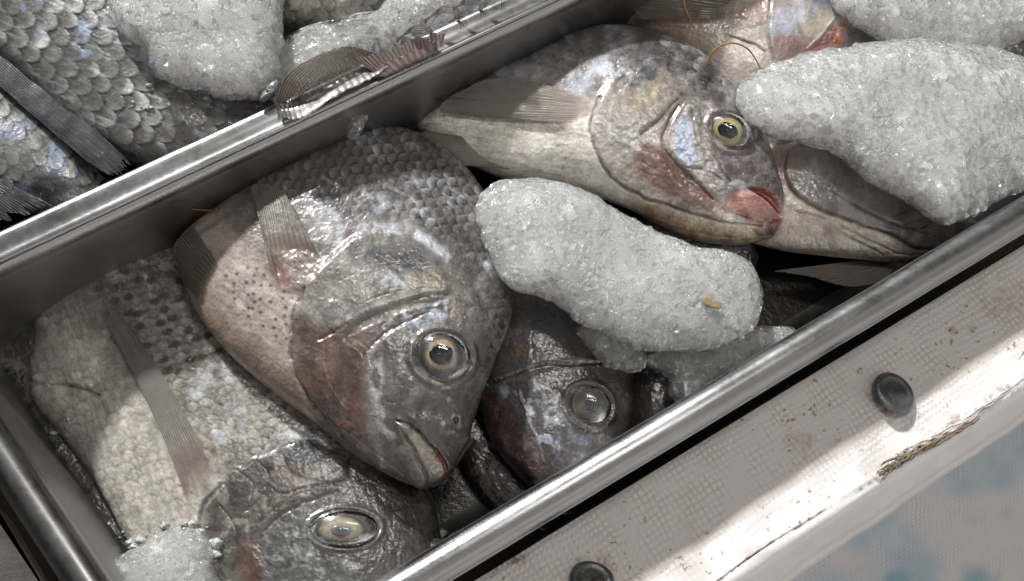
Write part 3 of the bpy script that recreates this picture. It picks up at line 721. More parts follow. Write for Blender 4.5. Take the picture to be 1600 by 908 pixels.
# ------------------------------------------------------------------ centre fish
def paint_centre(p):
    X, Y = p.X, p.Y
    back = p.reg([(520, 190), (900, 190), (900, 800), (755, 720), (735, 600), (745, 500), (700, 395), (640, 345), (560, 345), (500, 380), (440, 320), (380, 300), (440, 240)], 14)
    belly = p.reg([(230, 330), (330, 330), (420, 420), (470, 460), (455, 560), (500, 680), (560, 760), (400, 700), (230, 450)], 14)
    p.tint(np.ones(len(X)), (140, 131, 124)); p.tint(back, (98, 94, 90), .85); p.tint(belly, (186, 172, 162), .9)
    p.tint(p.reg([(330, 430), (420, 430), (460, 500), (455, 560), (400, 540)], 20), (198, 184, 176), .6)
    p.tint(sst(-0.72, -0.95, p.lat), (150, 128, 108), .6)
    nb = p.n(40, 4, 2); p.tint(sst(.1, .5, nb)*back, (150, 148, 150), .6); p.tint(sst(.1, .5, -nb)*back, (70, 62, 55), .5)
    head = p.reg([(500, 385), (570, 350), (640, 345), (700, 380), (755, 470), (775, 560), (740, 700), (700, 790), (600, 790), (500, 700), (450, 560), (460, 450)], 6)
    headb = p.reg([(705, 470), (800, 440), (830, 560), (730, 720), (720, 640), (750, 560), (735, 510)], 14)
    scl = np.clip(back*(1-p.reg([(500, 385), (570, 350), (640, 345), (700, 380), (745, 450), (760, 560), (740, 700), (690, 790), (480, 700), (450, 560), (460, 450)], 8)), 0, 1)
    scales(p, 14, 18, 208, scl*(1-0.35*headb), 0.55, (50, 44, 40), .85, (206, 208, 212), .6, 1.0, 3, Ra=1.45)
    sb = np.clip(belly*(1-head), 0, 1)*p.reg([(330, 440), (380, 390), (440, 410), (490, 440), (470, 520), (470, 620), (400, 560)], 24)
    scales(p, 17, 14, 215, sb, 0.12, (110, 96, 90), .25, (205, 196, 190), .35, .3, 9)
    # dark comma marks between belly scales
    g1, g2, gi = worley2(X, Y*1.1, 15, 7); p.tint(sst(0.28, 0.12, g1)*p.reg([(345, 430), (410, 410), (455, 450), (455, 530), (400, 520)], 14)*(gi > .25), (92, 78, 72), .8)
    # pearly white patch round the gill cover's upper edge
    w = p.ln([(478, 450), (505, 405), (555, 368), (610, 358), (660, 372), (700, 402)], 13); p.tint(w*sst(-.3, .1, p.n(22, 4, 5)), (206, 208, 216), .9); p.h += 0.35*w*np.abs(p.n(9, 3, 6))
    w = p.reg([(500, 330), (580, 300), (620, 320), (640, 360), (560, 370), (520, 400), (490, 390)], 18); p.tint(w*sst(-.1, .3, p.n(26, 4, 8)), (196, 198, 204), .7)
    # gill cover
    gc = [(478, 452), (505, 415), (548, 378), (590, 366), (640, 372), (680, 402), (698, 440), (694, 463), (640, 474), (600, 487), (560, 505), (540, 530), (575, 560), (570, 640), (600, 730), (545, 690), (500, 635), (468, 590), (457, 540), (461, 490)]
    g = p.reg(gc, 4); p.h += 1.3*p.reg(gc, 7)
    p.tint(g, (138, 132, 125), .75)
    p.tint(g*p.reg([(480, 440), (560, 380), (640, 380), (690, 440), (640, 470), (540, 500), (490, 520)], 10)*sst(-.2, .25, p.n(24, 4, 11)), (172, 168, 156), .7)
    p.tint(p.reg([(560, 405), (590, 372), (640, 380), (672, 400), (676, 425), (640, 428), (600, 415)], 16)*sst(-.5, .2, p.n(20, 4, 44)), (78, 82, 90), .85)
    p.tint(p.reg([(585, 430), (620, 440), (610, 460), (575, 465), (560, 450)], 9)*sst(-.3, .3, p.n(12, 3, 13)), (98, 100, 104), .7)
    p.tint(p.reg([(560, 425), (610, 420), (645, 440), (600, 450)], 10)*sst(-.1, .4, p.n(14, 3, 12)), (206, 212, 214), .8)
    p.tint(p.reg([(650, 425), (685, 430), (690, 450), (660, 455), (640, 440)], 6), (150, 138, 116), .6)
    for q in ([(530, 440), (580, 420), (640, 415), (690, 445)], [(555, 480), (600, 462), (650, 452), (692, 452)], [(625, 400), (648, 425), (662, 445)], [(590, 400), (622, 428), (640, 450)]):
        p.groove(q, 2.4, .35, (88, 76, 66), .6)
    lobe = p.reg([(515, 470), (540, 480), (545, 515), (525, 525), (508, 500)], 5); p.h += .35*lobe; p.tint(lobe, (142, 142, 138), .6); p.groove([(512, 475), (506, 500), (522, 524), (548, 520)], 2.2, .35, (70, 62, 56), .6)
    # red part of the gill cover
    red = p.reg([(466, 500), (505, 515), (548, 520), (585, 520), (572, 580), (574, 650), (600, 735), (545, 690), (500, 640), (466, 585)], 12)
    p.tint(red, (110, 86, 76), .7); p.tint(p.reg([(545, 545), (575, 545), (568, 600), (575, 660), (556, 640), (545, 590)], 9), (98, 64, 54), .55)
    p.tint(red*sst(.1, .4, p.n(30, 4, 15)), (142, 110, 92), .6); p.tint(red*sst(.2, .5, p.n(6, 3, 16)), (60, 48, 44), .35)
    p.groove([(508, 540), (510, 575), (522, 610), (545, 640)], 1.8, -.3, (176, 140, 128), .7); p.groove([(470, 545), (500, 535), (520, 528)], 1.5, -.2, (150, 116, 106), .6)
    # groove between gill cover and cheek, and the two ridges beside it
    p.groove([(500, 530), (548, 510), (600, 486), (650, 468), (698, 460)], 6.5, .7, (78, 60, 52), .8)
    p.groove([(520, 520), (560, 494), (610, 474), (655, 460), (700, 454)], 3.0, -.3, (140, 128, 124), .5)
    p.groove([(545, 528), (600, 503), (650, 484), (700, 474)], 5.0, -.45, (168, 158, 160), .7)
    p.groove([(572, 552), (600, 522), (640, 502), (670, 488)], 3.4, 1.0, (98, 56, 46), .8)
    w = p.ln([(580, 515), (620, 497), (660, 482), (700, 470)], 7); p.h += .5*w*p.n(6, 3, 19); p.tint(w*sst(0, .4, p.n(8, 3, 20)), (208, 206, 212), .8)
    w = p.reg([(625, 505), (690, 470), (700, 495), (670, 515), (650, 520)], 6); p.tint(w*sst(-.3, .2, p.n(13, 3, 21)), (176, 184, 196), .8); p.tint(w*sst(0, -.4, p.n(13, 3, 21)), (60, 64, 72), .6)
    # gill cover's free edge and belly seam
    p.groove([(476, 452), (459, 495), (455, 545), (466, 592), (500, 642), (548, 697), (585, 730)], 4.5, 1.8, (78, 62, 54), .8)
    p.groove([(488, 634), (520, 690), (560, 730), (600, 752)], 2.8, .7, (98, 76, 62), .6)
    # cheek
    ch = p.reg([(585, 545), (620, 515), (650, 520), (655, 600), (650, 660), (610, 690), (580, 660), (578, 600)], 10)
    p.h += .6*ch; p.tint(ch, (104, 96, 90), .75); p.tint(ch*sst(0, .35, p.n(17, 4, 23)), (182, 180, 176), .75); p.tint(p.reg([(576, 560), (592, 545), (600, 580), (592, 640), (582, 630)], 6)*sst(-.4, .1, p.n(14, 3, 24)), (190, 188, 182), .8)
    p.tint(p.ell(648, 595, 26, 50) < 1, (88, 82, 82), .35)
    # head in front of and behind the eye
    sn = p.reg([(655, 620), (740, 610), (775, 600), (740, 720), (700, 770), (650, 700), (630, 655)], 14); p.tint(sn, (84, 80, 78), .8); p.tint(sn*sst(.1, .4, p.n(30, 3, 25)), (112, 100, 82), .4)
    p.tint(p.reg([(690, 630), (720, 600), (735, 650), (722, 680), (700, 690), (692, 660)], 10)*sst(0, .4, p.n(13, 3, 26)), (186, 184, 182), .85); p.h += .5*p.ln([(716, 610), (712, 640), (706, 665)], 6)*np.abs(p.n(6, 3, 27))
    d = p.ell(713, 657, 5, 6.5); p.h -= 1.0*sst(1, .4, d); p.tint(sst(1.0, .6, d), (58, 20, 14), .95); p.h += .35*np.exp(-((d-1.3)/.35)**2)
    hb = headb*(1-p.reg(gc, 3)); g1, g2, gi = worley2(X+4*p.n(20, 3, 29), Y, 24, 31); e = sst(.08, .0, g2-g1); p.h -= .10*e*hb; p.tint(hb*e, (62, 54, 48), .3); p.mul(hb, .88+.25*gi); scales(p, 27, 24, 225, hb, .3, (60, 54, 48), .5, (160, 156, 152), .45, .6, 41, warp=8)
    # socket and eyelid rings
    d = p.ell(691, 557, 47, 42, .25); p.h -= 1.6*sst(1.02, .75, d); bk = p.brk; p.h += .8*bk*np.exp(-((d-1.07)/.09)**2) - .22*bk*np.exp(-((d-1.28)/.08)**2)
    p.tint(np.exp(-((d-1.2)/.10)**2)*p.brk, (74, 68, 66), .45); p.tint(np.exp(-((d-1.05)/.07)**2), (120, 118, 116), .5)
    # mouth: upper jaw, fold and lower lip
    p.h += 1.4*p.reg([(622, 662), (645, 668), (672, 690), (698, 725), (702, 752), (688, 764), (655, 762), (632, 730)], 7)
    p.h += 0.9*p.reg([(640, 650), (700, 660), (735, 690), (712, 745), (700, 735), (676, 700)], 8)
    p.groove([(618, 656), (640, 664), (668, 690), (690, 720), (700, 748)], 3.6, 2.0, (44, 28, 22), .9)
    p.groove([(626, 672), (645, 700), (662, 732), (672, 760)], 4.0, 1.2, (74, 56, 48), .75)
    p.tint(p.reg([(626, 662), (650, 676), (676, 706), (692, 742), (680, 750), (662, 722), (640, 690)], 5), (172, 162, 148), .9)
    p.tint(p.reg([(560, 690), (600, 705), (640, 735), (655, 764), (610, 755), (575, 725)], 8), (160, 142, 126), .75)
    p.groove([(560, 708), (600, 735), (640, 755)], 2.6, .5, (96, 74, 60), .6); p.groove([(540, 670), (590, 706), (630, 745)], 3, .4, (110, 92, 82), .4)
    p.tint(p.ln([(676, 708), (692, 728), (699, 750)], 3.2), (150, 66, 38), .85)
    # flesh at the fin root
    fl = p.reg([(415, 405), (450, 395), (500, 400), (505, 425), (480, 450), (440, 445)], 9); p.tint(fl, (178, 156, 148), .75); p.h += fl*(.5 + .6*p.n(12, 4, 33)); p.tint(fl*sst(.1, .4, p.n(10, 3, 34)), (150, 96, 84), .6)
    sk = p.reg([(470, 330), (530, 340), (510, 400), (470, 460), (450, 520), (455, 440), (490, 400)], 12); p.h += .35*sk*p.n(14, 4, 35); p.tint(sk, (158, 150, 142), .5)
    rd = p.ln([(300, 370), (380, 318), (450, 262), (520, 226), (570, 206)], 8); p.tint(rd, (100, 70, 56), .6)
    p.org = (1-.6*belly*(1-head), .8); p.h += .12*p.n(9, 4, 40)*head
F1 = fish('large pale fish in the middle with a glassy ringed eye, head pointing down', [
    (702, 744, 690, 757, -3.00, 0.45), (727, 696, 640, 757, -2.90, 1.00), (748, 632, 562, 716, -2.80, 1.55), (770, 570, 494, 662, -2.70, 1.85), (798, 497, 425, 610, -2.70, 2.00),
    (803, 440, 365, 560, -2.70, 2.05), (790, 370, 316, 500, -2.70, 2.00), (750, 290, 286, 440, -2.80, 1.90), (700, 236, 272, 400, -2.90, 1.75), (640, 206, 278, 380, -3.10, 1.50), (575, 206, 300, 360, -3.30, 1.15), (490, 252, 345, 325, -3.60, 0.70), (440, 280, 380, 305, -3.90, 0.20)],
    paint_centre, seed=1, nu=470, nvt=430, group='whole fish packed in the steel pans')
eye(F1, 691, 557, 43, 38, [(0, (52, 46, 40)), (.42, (150, 136, 116)), (.50, (166, 152, 130)), (.60, (100, 92, 80)), (.72, (58, 56, 54)), (.86, (70, 70, 70)), (.94, (100, 100, 98)), (1, (60, 60, 60))], .42, .25, iris_off=(-3, 1))
fin(F1, [(440, 452), (425, 432), (455, 405), (500, 402)], [(392, 300), (395, 292), (412, 287), (440, 296), (462, 330)], [BV[F1.name]], -0.034, 15, c1=(150, 134, 116), c2=(98, 82, 66), lift=0.0022, seed=3, pink=(176, 140, 124), alpha=(1, .8))
fin(F1, [(345, 420), (330, 450), (322, 478)], [(300, 352), (276, 376), (272, 410), (282, 440)], [BV[F1.name]], -0.046, 12, 'pelvic_fin', c1=(128, 110, 90), c2=(74, 60, 48), lift=0.0012, seed=5)
bristle(F1, [(300, 327), (345, 328), (392, 310)], [-0.018, -0.02, -0.026], 0.00035, M_RUST)

# ------------------------------------------------------------------ upper right fish, mouth open
def paint_open(p):
    X, Y = p.X, p.Y
    p.tint(np.ones(len(X)), (148, 141, 134)); p.tint(sst(.1, .65, p.lat), (62, 58, 56), .9); p.tint(sst(-.2, -.7, p.lat), (242, 232, 218), .95)
    p.tint(sst(1010, 960, X)*sst(0, -.4, p.lat), (244, 238, 228), .7); p.tint(sst(.05, .5, p.n(46, 4, 2))*sst(0, .5, p.lat), (172, 170, 172), .6); p.tint(sst(.05, .5, -p.n(40, 4, 3))*sst(0, .5, p.lat), (88, 82, 76), .5)
    body = sst(1010, 950, X+0.25*Y); up = sst(-.1, .3, p.lat)
    gcm = p.reg([(945, 140), (985, 105), (1040, 95), (1090, 130), (1240, 200), (1240, 400), (1000, 330), (925, 240), (925, 190)], 8)
    m = up*(1-gcm); scales(p, 30, 24, 196, m*sst(1180, 1120, X), .32, (84, 76, 68), .6, (196, 198, 204), .6, .6, 5)
    m = sst(.1, -.2, p.lat)*(1-gcm)*sst(960, 900, X); scales(p, 20, 16, 190, m, .10, (150, 134, 118), .3, (214, 206, 194), .3, .3, 6)
    crown = p.reg([(1030, 60), (1110, 80), (1170, 160), (1120, 150), (1080, 140), (1040, 100)], 12); scales(p, 17, 14, 215, crown, .3, (82, 74, 68), .7, (176, 172, 170), .5, .6, 7)
    # pearly shoulder
    p.tint(p.reg([(870, 150), (930, 95), (1010, 80), (1000, 110), (960, 130), (930, 165)], 16)*sst(-.25, .2, p.n(26, 4, 9)), (204, 208, 218), .9)
    p.tint(p.reg([(925, 215), (960, 170), (1000, 190), (990, 230), (950, 250)], 16)*sst(-.3, .2, p.n(22, 4, 10)), (200, 202, 208), .7)
    gc = [(938, 150), (960, 122), (1000, 104), (1045, 112), (1065, 150), (1050, 175), (1025, 195), (1004, 215), (1040, 250), (1065, 285), (1110, 320), (1141, 346), (1091, 338), (1032, 321), (992, 304), (966, 285), (946, 267), (929, 239), (924, 209), (931, 183)]
    g = p.reg(gc, 5); p.h += 1.2*p.reg(gc, 8)
    p.tint(g, (172, 162, 150), .6); p.tint(p.reg([(962, 125), (1000, 100), (1028, 112), (1012, 135), (985, 140)], 9)*sst(-.5, .1, p.n(12, 3, 12)), (84, 88, 94), .85)
    p.tint(p.reg([(1000, 140), (1040, 135), (1045, 150), (1020, 168), (990, 165)], 8)*sst(-.3, .2, p.n(12, 3, 13)), (206, 192, 160), .8); p.tint(p.reg([(950, 175), (980, 160), (990, 185), (965, 200)], 8), (188, 172, 160), .5)
    p.h += .45*g*p.n(14, 4, 14)
    p.groove([(1002, 212), (1025, 192), (1045, 172), (1062, 156)], 4.6, .8, (100, 84, 70), .85); p.groove([(1008, 216), (1032, 198), (1054, 176)], 2.6, -.3, (196, 188, 180), .6)
    red = p.reg([(1000, 228), (1035, 232), (1068, 262), (1100, 292), (1128, 315), (1150, 332), (1110, 330), (1060, 318), (1010, 285), (990, 255)], 12)
    p.tint(red, (124, 88, 78), .8); p.tint(p.reg([(1035, 235), (1070, 265), (1110, 300), (1100, 312), (1060, 285), (1030, 255)], 7), (112, 60, 50), .6); p.tint(p.ln([(998, 232), (994, 255), (1010, 280), (1040, 290)], 5)*sst(-.4, .1, p.n(9, 3, 15)), (196, 150, 140), .7)
    for q in ([(1000, 252), (1015, 262), (1030, 262)], [(995, 262), (1010, 272), (1030, 276)]): p.groove(q, 2, .3, (78, 52, 46), .5)
    p.tint(p.reg([(975, 275), (1010, 290), (1050, 312), (1100, 330), (1060, 330), (1005, 312)], 8)*sst(-.2, .3, p.n(14, 3, 16)), (120, 104, 92), .7)
    p.groove([(936, 152), (924, 185), (923, 212), (930, 240), (950, 270), (975, 292), (1000, 306), (1035, 320), (1091, 338), (1141, 349), (1188, 350)], 4.0, 1.5, (96, 78, 66), .75)
    p.groove([(1150, 336), (1190, 346)], 2.2, .6, (110, 80, 66), .6)
    # jaw underside, cream
    j = p.reg([(990, 312), (1040, 330), (1100, 346), (1150, 355), (1186, 356), (1200, 384), (1120, 392), (1040, 372), (990, 345)], 8); p.tint(j, (208, 180, 144), .85); p.tint(j*sst(.1, .4, p.n(22, 4, 17)), (178, 140, 110), .7)
    p.groove([(1020, 345), (1080, 362), (1150, 372)], 2.8, .4, (150, 116, 92), .6)
    # cheek with blue-white patch and folds
    ck = [(1058, 186), (1086, 160), (1120, 172), (1116, 210), (1120, 240), (1140, 270), (1148, 300), (1120, 308), (1090, 286), (1064, 258), (1046, 238), (1048, 210)]
    c = p.reg(ck, 7); p.h += 1.0*c; p.tint(c, (166, 156, 150), .7); p.tint(p.reg([(1054, 200), (1076, 185), (1080, 225), (1090, 248), (1074, 258), (1056, 240)], 5), (196, 206, 224), .95)
    for q in ([(1082, 178), (1084, 210), (1098, 235)], [(1094, 175), (1098, 200), (1112, 222)], [(1070, 262), (1100, 268), (1130, 285)]): p.groove(q, 2.2, .5, (96, 84, 80), .6)
    p.groove([(1062, 165), (1046, 188), (1036, 215), (1042, 240), (1064, 264), (1092, 290), (1115, 312)], 3.8, 1.3, (106, 62, 58), .8)
    p.groove([(1074, 160), (1054, 188), (1044, 212), (1050, 236)], 2.4, -.7, (206, 176, 178), .7); p.tint(c*sst(.15, .45, p.n(10, 4, 18)), (206, 206, 212), .7); p.h += .35*c*p.n(8, 3, 19)
    # snout
    sn = p.reg([(1120, 235), (1180, 235), (1205, 270), (1215, 295), (1150, 300), (1125, 270)], 12); p.tint(sn, (116, 104, 104), .8); p.h += .6*sn*p.n(16, 3, 21); p.tint(sn*sst(.1, .4, p.n(20, 3, 22)), (150, 138, 140), .7)
    p.tint(p.ell(1154, 288, 12, 7) < 1, (190, 190, 196), .6); p.groove([(1110, 235), (1124, 250), (1128, 270), (1140, 285)], 3, .8, (78, 66, 66), .6)
    # eye socket
    d = p.ell(1140, 206, 35, 29, .45); p.h -= 1.3*sst(1.02, .75, d); p.h += .8*p.brk*np.exp(-((d-1.10)/.10)**2) - .25*p.brk*np.exp(-((d-1.33)/.08)**2)
    p.tint(np.exp(-((d-1.08)/.09)**2), (116, 92, 84), .7)
    # open mouth with red lips
    p.h += 1.3*p.reg([(1150, 305), (1185, 300), (1222, 330), (1218, 355), (1200, 372), (1165, 340)], 7); p.tint(p.reg([(1135, 305), (1180, 302), (1212, 330), (1220, 350), (1204, 368), (1180, 352), (1150, 335)], 6), (184, 108, 96), .75)
    p.tint(p.reg([(1190, 345), (1218, 335), (1216, 360), (1198, 374)], 5)*sst(-.3, .2, p.n(8, 3, 25)), (96, 56, 56), .8)
    mo = [(1172, 293), (1195, 296), (1214, 306), (1222, 320), (1219, 336), (1207, 322), (1190, 306)]
    p.h -= 3.0*p.reg(mo, 4, True); p.tint(p.reg(mo, 2.5), (158, 34, 18), .97); p.tint(p.ln([(1176, 294), (1200, 296), (1218, 308), (1223, 326)], 2.6), (190, 96, 70), .7)
    p.org = (1-.65*sst(.1, -.3, p.lat)*sst(1100, 950, X), .8); p.h += .1*p.n(8, 4, 40); hd = sst(1000, 1060, X); p.tint(hd*sst(.38, .5, p.n(7, 3, 41))*sst(-.5, .2, p.lat), (70, 62, 60), .6)
F2 = fish('pale fish at the upper right with a yellow-ringed eye and red open mouth', [
    (1219, 300, 1221, 334, -3.1, .55), (1206, 262, 1212, 362, -3.0, 1.0), (1190, 218, 1172, 379, -2.9, 1.45), (1165, 172, 1104, 376, -2.9, 1.75), (1132, 122, 1042, 354, -2.9, 1.9),
    (1088, 86, 985, 324, -2.9, 2.0), (1030, 60, 920, 300, -2.9, 2.0), (965, 44, 860, 286, -3.0, 1.9), (900, 55, 800, 279, -3.1, 1.75), (840, 82, 750, 262, -3.2, 1.5), (770, 116, 702, 232, -3.4, 1.2), (702, 154, 667, 212, -3.7, .8), (660, 180, 648, 198, -4.0, .3)],
    paint_open, seed=2, nu=470, nvt=380, group='whole fish packed in the steel pans')
eye(F2, 1139, 206, 33, 27, [(0, (60, 50, 30)), (.38, (120, 112, 78)), (.45, (182, 172, 128)), (.64, (160, 150, 108)), (.72, (84, 78, 60)), (.85, (96, 92, 80)), (1, (70, 62, 56))], .45, .45, iris_off=(-3, -2), pscale=(1.05, .95))
fin(F2, [(908, 148), (932, 160), (936, 176), (905, 192)], [(800, 118), (748, 128), (700, 152), (690, 172), (740, 182)], [BV[F2.name]], -0.036, 16, c1=(168, 154, 136), c2=(124, 110, 92), lift=0.0018, seed=13, pink=(196, 168, 158), alpha=(1, .85))
fin(F2, [(850, 268), (830, 240), (800, 226)], [(720, 258), (680, 238), (655, 212), (668, 205)], [], -0.026, 12, 'pelvic_fin', c1=(150, 124, 98), c2=(92, 70, 54), lift=0, seed=14, alpha=(1, .9))

# ------------------------------------------------------------------ lower left fish
def paint_lower(p):
    X, Y = p.X, p.Y
    p.tint(np.ones(len(X)), (152, 144, 132)); p.tint(sst(-.05, -.5, p.lat), (204, 197, 186), .95); p.tint(sst(600, 470, Y+.25*X), (104, 92, 82), .75); p.tint(sst(.5, .95, p.lat), (92, 84, 76), .8)  # flank near the divider darkened in the colour to deepen its shade
    hd = p.reg([(342, 756), (393, 716), (437, 697), (475, 690), (520, 705), (600, 740), (720, 800), (720, 1050), (360, 1050), (318, 850), (316, 791)], 6)
    up = sst(-.35, 0, p.lat)*(1-hd)
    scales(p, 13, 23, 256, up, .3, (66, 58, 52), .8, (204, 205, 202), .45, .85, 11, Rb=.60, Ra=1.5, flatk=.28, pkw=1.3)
    g1, g2, gi = worley2(X*.85+Y*.3, Y*1.15, 25, 12); p.tint(sst(.36, .18, g1)*up*sst(650, 540, Y), (62, 50, 44), .85)
    low = sst(-.25, -.5, p.lat)*(1-hd); scales(p, 16, 22, 250, low, .3, (132, 120, 108), .4, (222, 216, 206), .35, .5, 15, Ra=1.4, flatk=.2); p.org = (1-.6*low, .8)
    p.tint(up*sst(.1, .5, p.n(34, 4, 3))*sst(560, 640, Y), (200, 206, 216), .55)
    # split in the belly skin
    p.groove([(78, 603), (104, 600), (124, 605), (154, 616)], 3.4, 1.6, (34, 26, 20), .9); p.h += 1.0*p.reg([(50, 590), (80, 578), (122, 582), (140, 604), (104, 597), (70, 602)], 5)
    # gill cover
    gc = [(344, 756), (393, 723), (437, 701), (469, 693), (508, 706), (540, 728), (519, 764), (475, 775), (431, 797), (404, 835), (404, 868), (425, 930), (380, 960), (340, 910), (319, 857), (311, 824), (316, 791)]
    g = p.reg(gc, 6); p.h += .8*p.reg(gc, 10); p.tint(hd, (88, 83, 78), .9); p.tint(g, (104, 98, 91), .7)
    p.tint(p.ln([(352, 752), (326, 792), (320, 826), (330, 866), (348, 905)], 7)*sst(-.4, .1, p.n(14, 3, 30)), (178, 176, 168), .6)
    p.tint(p.reg([(435, 706), (470, 690), (505, 700), (522, 722), (490, 728), (455, 722)], 8), (58, 64, 72), .9)
    p.tint(p.reg([(430, 740), (470, 745), (480, 770), (440, 785), (425, 770)], 10)*sst(-.3, .2, p.n(14, 3, 7)), (146, 124, 104), .6); p.tint(g*sst(.1, .4, p.n(16, 4, 8)), (164, 160, 148), .7); p.tint(g*sst(.1, .4, -p.n(14, 4, 9)), (72, 66, 60), .6)
    for q in ([(372, 735), (395, 760), (385, 800)], [(404, 722), (420, 745), (405, 780), (370, 810)], [(440, 712), (455, 740), (500, 755)], [(345, 790), (370, 830), (365, 870)], [(420, 760), (440, 772), (480, 762)]): p.groove(q, 2.2, .45, (66, 60, 56), .7)
    p.groove([(344, 757), (318, 790), (311, 826), (320, 860), (338, 905)], 4.5, 1.0, (70, 60, 52), .7); p.groove([(350, 760), (324, 795), (318, 826), (328, 862)], 2.6, -.5, (186, 182, 172), .6)
    p.groove([(540, 752), (505, 760), (465, 773), (428, 795), (400, 825), (392, 850)], 5, .5, (70, 58, 50), .8); p.groove([(530, 770), (480, 784), (440, 804), (412, 832)], 3.4, .5, (84, 62, 52), .8); p.groove([(535, 761), (480, 777), (436, 797)], 2.6, -.2, (160, 158, 156), .7)
    p.tint(p.reg([(372, 850), (402, 850), (412, 905), (380, 905)], 9), (112, 78, 62), .6)
    ck = p.reg([(412, 850), (440, 812), (480, 790), (490, 850), (560, 880), (560, 930), (430, 930)], 8); p.tint(ck, (104, 104, 102), .8); p.tint(ck*sst(0.05, .4, p.n(9, 4, 12)), (160, 162, 162), .6); p.h += .2*ck*p.n(12, 3, 13)
    g1, g2, gi = worley2(X+4*p.n(16, 3, 14), Y, 22, 15); dk = p.reg([(540, 720), (640, 730), (720, 820), (690, 930), (590, 940), (600, 830), (570, 770)], 10); p.tint(dk, (86, 80, 74), .75); e = sst(.08, .0, g2-g1)*dk; p.h -= .1*e; p.tint(e, (50, 46, 42), .3); scales(p, 26, 24, 240, dk, .3, (50, 46, 42), .5, (140, 136, 130), .4, .6, 43, warp=8)
    d = p.ell(538, 826, 54, 31, -.02); p.h -= 1.5*sst(1.02, .7, d); p.h += .8*p.brk*np.exp(-((d-1.08)/.09)**2)
    p.tint(np.exp(-((d-1.06)/.07)**2), (130, 130, 126), .6); p.tint(hd*sst(.36, .5, p.n(8, 3, 17)), (50, 46, 44), .6); p.h += .1*hd*p.n(14, 4, 18)
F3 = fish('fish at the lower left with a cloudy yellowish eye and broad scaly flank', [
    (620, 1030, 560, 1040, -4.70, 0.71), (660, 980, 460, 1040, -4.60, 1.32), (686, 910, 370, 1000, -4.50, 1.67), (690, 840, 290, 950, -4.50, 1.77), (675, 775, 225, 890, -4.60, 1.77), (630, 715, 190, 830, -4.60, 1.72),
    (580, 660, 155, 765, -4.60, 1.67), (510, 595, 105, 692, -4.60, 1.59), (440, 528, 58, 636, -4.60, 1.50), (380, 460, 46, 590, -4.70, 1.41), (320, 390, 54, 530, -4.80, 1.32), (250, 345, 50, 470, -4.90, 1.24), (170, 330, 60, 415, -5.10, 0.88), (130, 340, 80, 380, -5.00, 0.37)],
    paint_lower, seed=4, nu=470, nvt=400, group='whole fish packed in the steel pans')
eye(F3, 538, 826, 50, 28, [(0, (140, 136, 126)), (.2, (150, 142, 124)), (.45, (168, 160, 138)), (.6, (140, 132, 112)), (.72, (70, 68, 64)), (.85, (92, 92, 90)), (1, (60, 58, 56))], .30, -.02, pcol=(98, 104, 112), iris_off=(-4, -4), bulge=.36, pscale=(1, .95))
fin(F3, [(296, 800), (308, 782), (326, 766), (340, 754)], [(166, 508), (166, 494), (169, 480), (173, 470)], [BV[F3.name]], -0.05, 14, c1=(150, 142, 128), c2=(110, 102, 90), lift=0.0022, seed=23, pink=(172, 140, 128), bow=0.13, alpha=(1, .75), rag=.05)
fin(F3, [(205, 862), (190, 845), (182, 820)], [(105, 760), (98, 720), (92, 690), (102, 668)], [], -0.050, 14, 'pelvic_fin', c1=(150, 136, 118), c2=(60, 54, 48), lift=0, seed=24, alpha=(1, .85), rag=.12)

# ------------------------------------------------------------------ dark fish under the ice
def paint_dark(p):
    X, Y = p.X, p.Y
    p.tint(np.ones(len(X)), (108, 100, 95)); p.tint(sst(.1, .5, p.n(40, 4, 2)), (140, 130, 120), .6)
    g1, g2, gi = worley2(X+5*p.n(20, 3, 4), Y, 26, 3); e = sst(.07, .0, g2-g1)*sst(640, 560, Y); p.h -= .12*e; p.tint(e, (52, 48, 46), .35)
    p.tint(sst(1.4, .4, p.ell(820, 550, 24, 14)), (134, 96, 58), .5); p.tint(p.reg([(820, 490), (880, 480), (900, 510), (850, 525)], 12), (62, 66, 76), .7)
    up = p.reg([(760, 480), (900, 440), (990, 540), (960, 575), (880, 565), (768, 598)], 9); p.h += 1.0*up
    p.groove([(762, 600), (800, 588), (850, 570), (910, 566), (970, 570)], 4, 1.4, (40, 34, 32), .8); p.groove([(768, 594), (820, 576), (880, 560)], 2.4, -.5, (120, 112, 104), .5)
    ck = p.reg([(780, 605), (850, 600), (880, 640), (890, 700), (850, 700), (815, 660)], 8); p.tint(ck, (92, 90, 92), .75); p.h += ck*(.4+.25*p.n(16, 4, 5)); p.tint(ck*sst(0, .35, p.n(14, 4, 6)), (196, 198, 206), .8)
    rd = p.reg([(762, 610), (800, 640), (830, 700), (850, 740), (800, 720), (765, 670)], 10); p.tint(rd, (104, 66, 66), .8); p.tint(rd*sst(.05, .3, p.n(9, 4, 7)), (150, 140, 146), .5); p.groove([(812, 610), (824, 650), (842, 690), (850, 720)], 3, -.8, (190, 188, 192), .6)
    p.tint(p.reg([(880, 650), (910, 680), (940, 690), (900, 740), (870, 720)], 10)*sst(-.2, .3, p.n(10, 4, 8)), (150, 160, 178), .7)
    for q in ([(850, 610), (852, 640), (862, 670)], [(874, 612), (876, 640), (884, 655)]): w = p.ln(q, 5); p.h += .4*w*p.n(7, 3, 9); p.tint(w, (160, 158, 160), .5)
    d = p.ell(921, 633, 37, 33, .5); p.h -= 1.0*sst(1.02, .7, d); p.h += .7*p.brk*np.exp(-((d-1.1)/.1)**2); p.tint(np.exp(-((d-1.25)/.12)**2), (56, 54, 58), .4)
    p.h += .12*p.n(14, 4, 10)
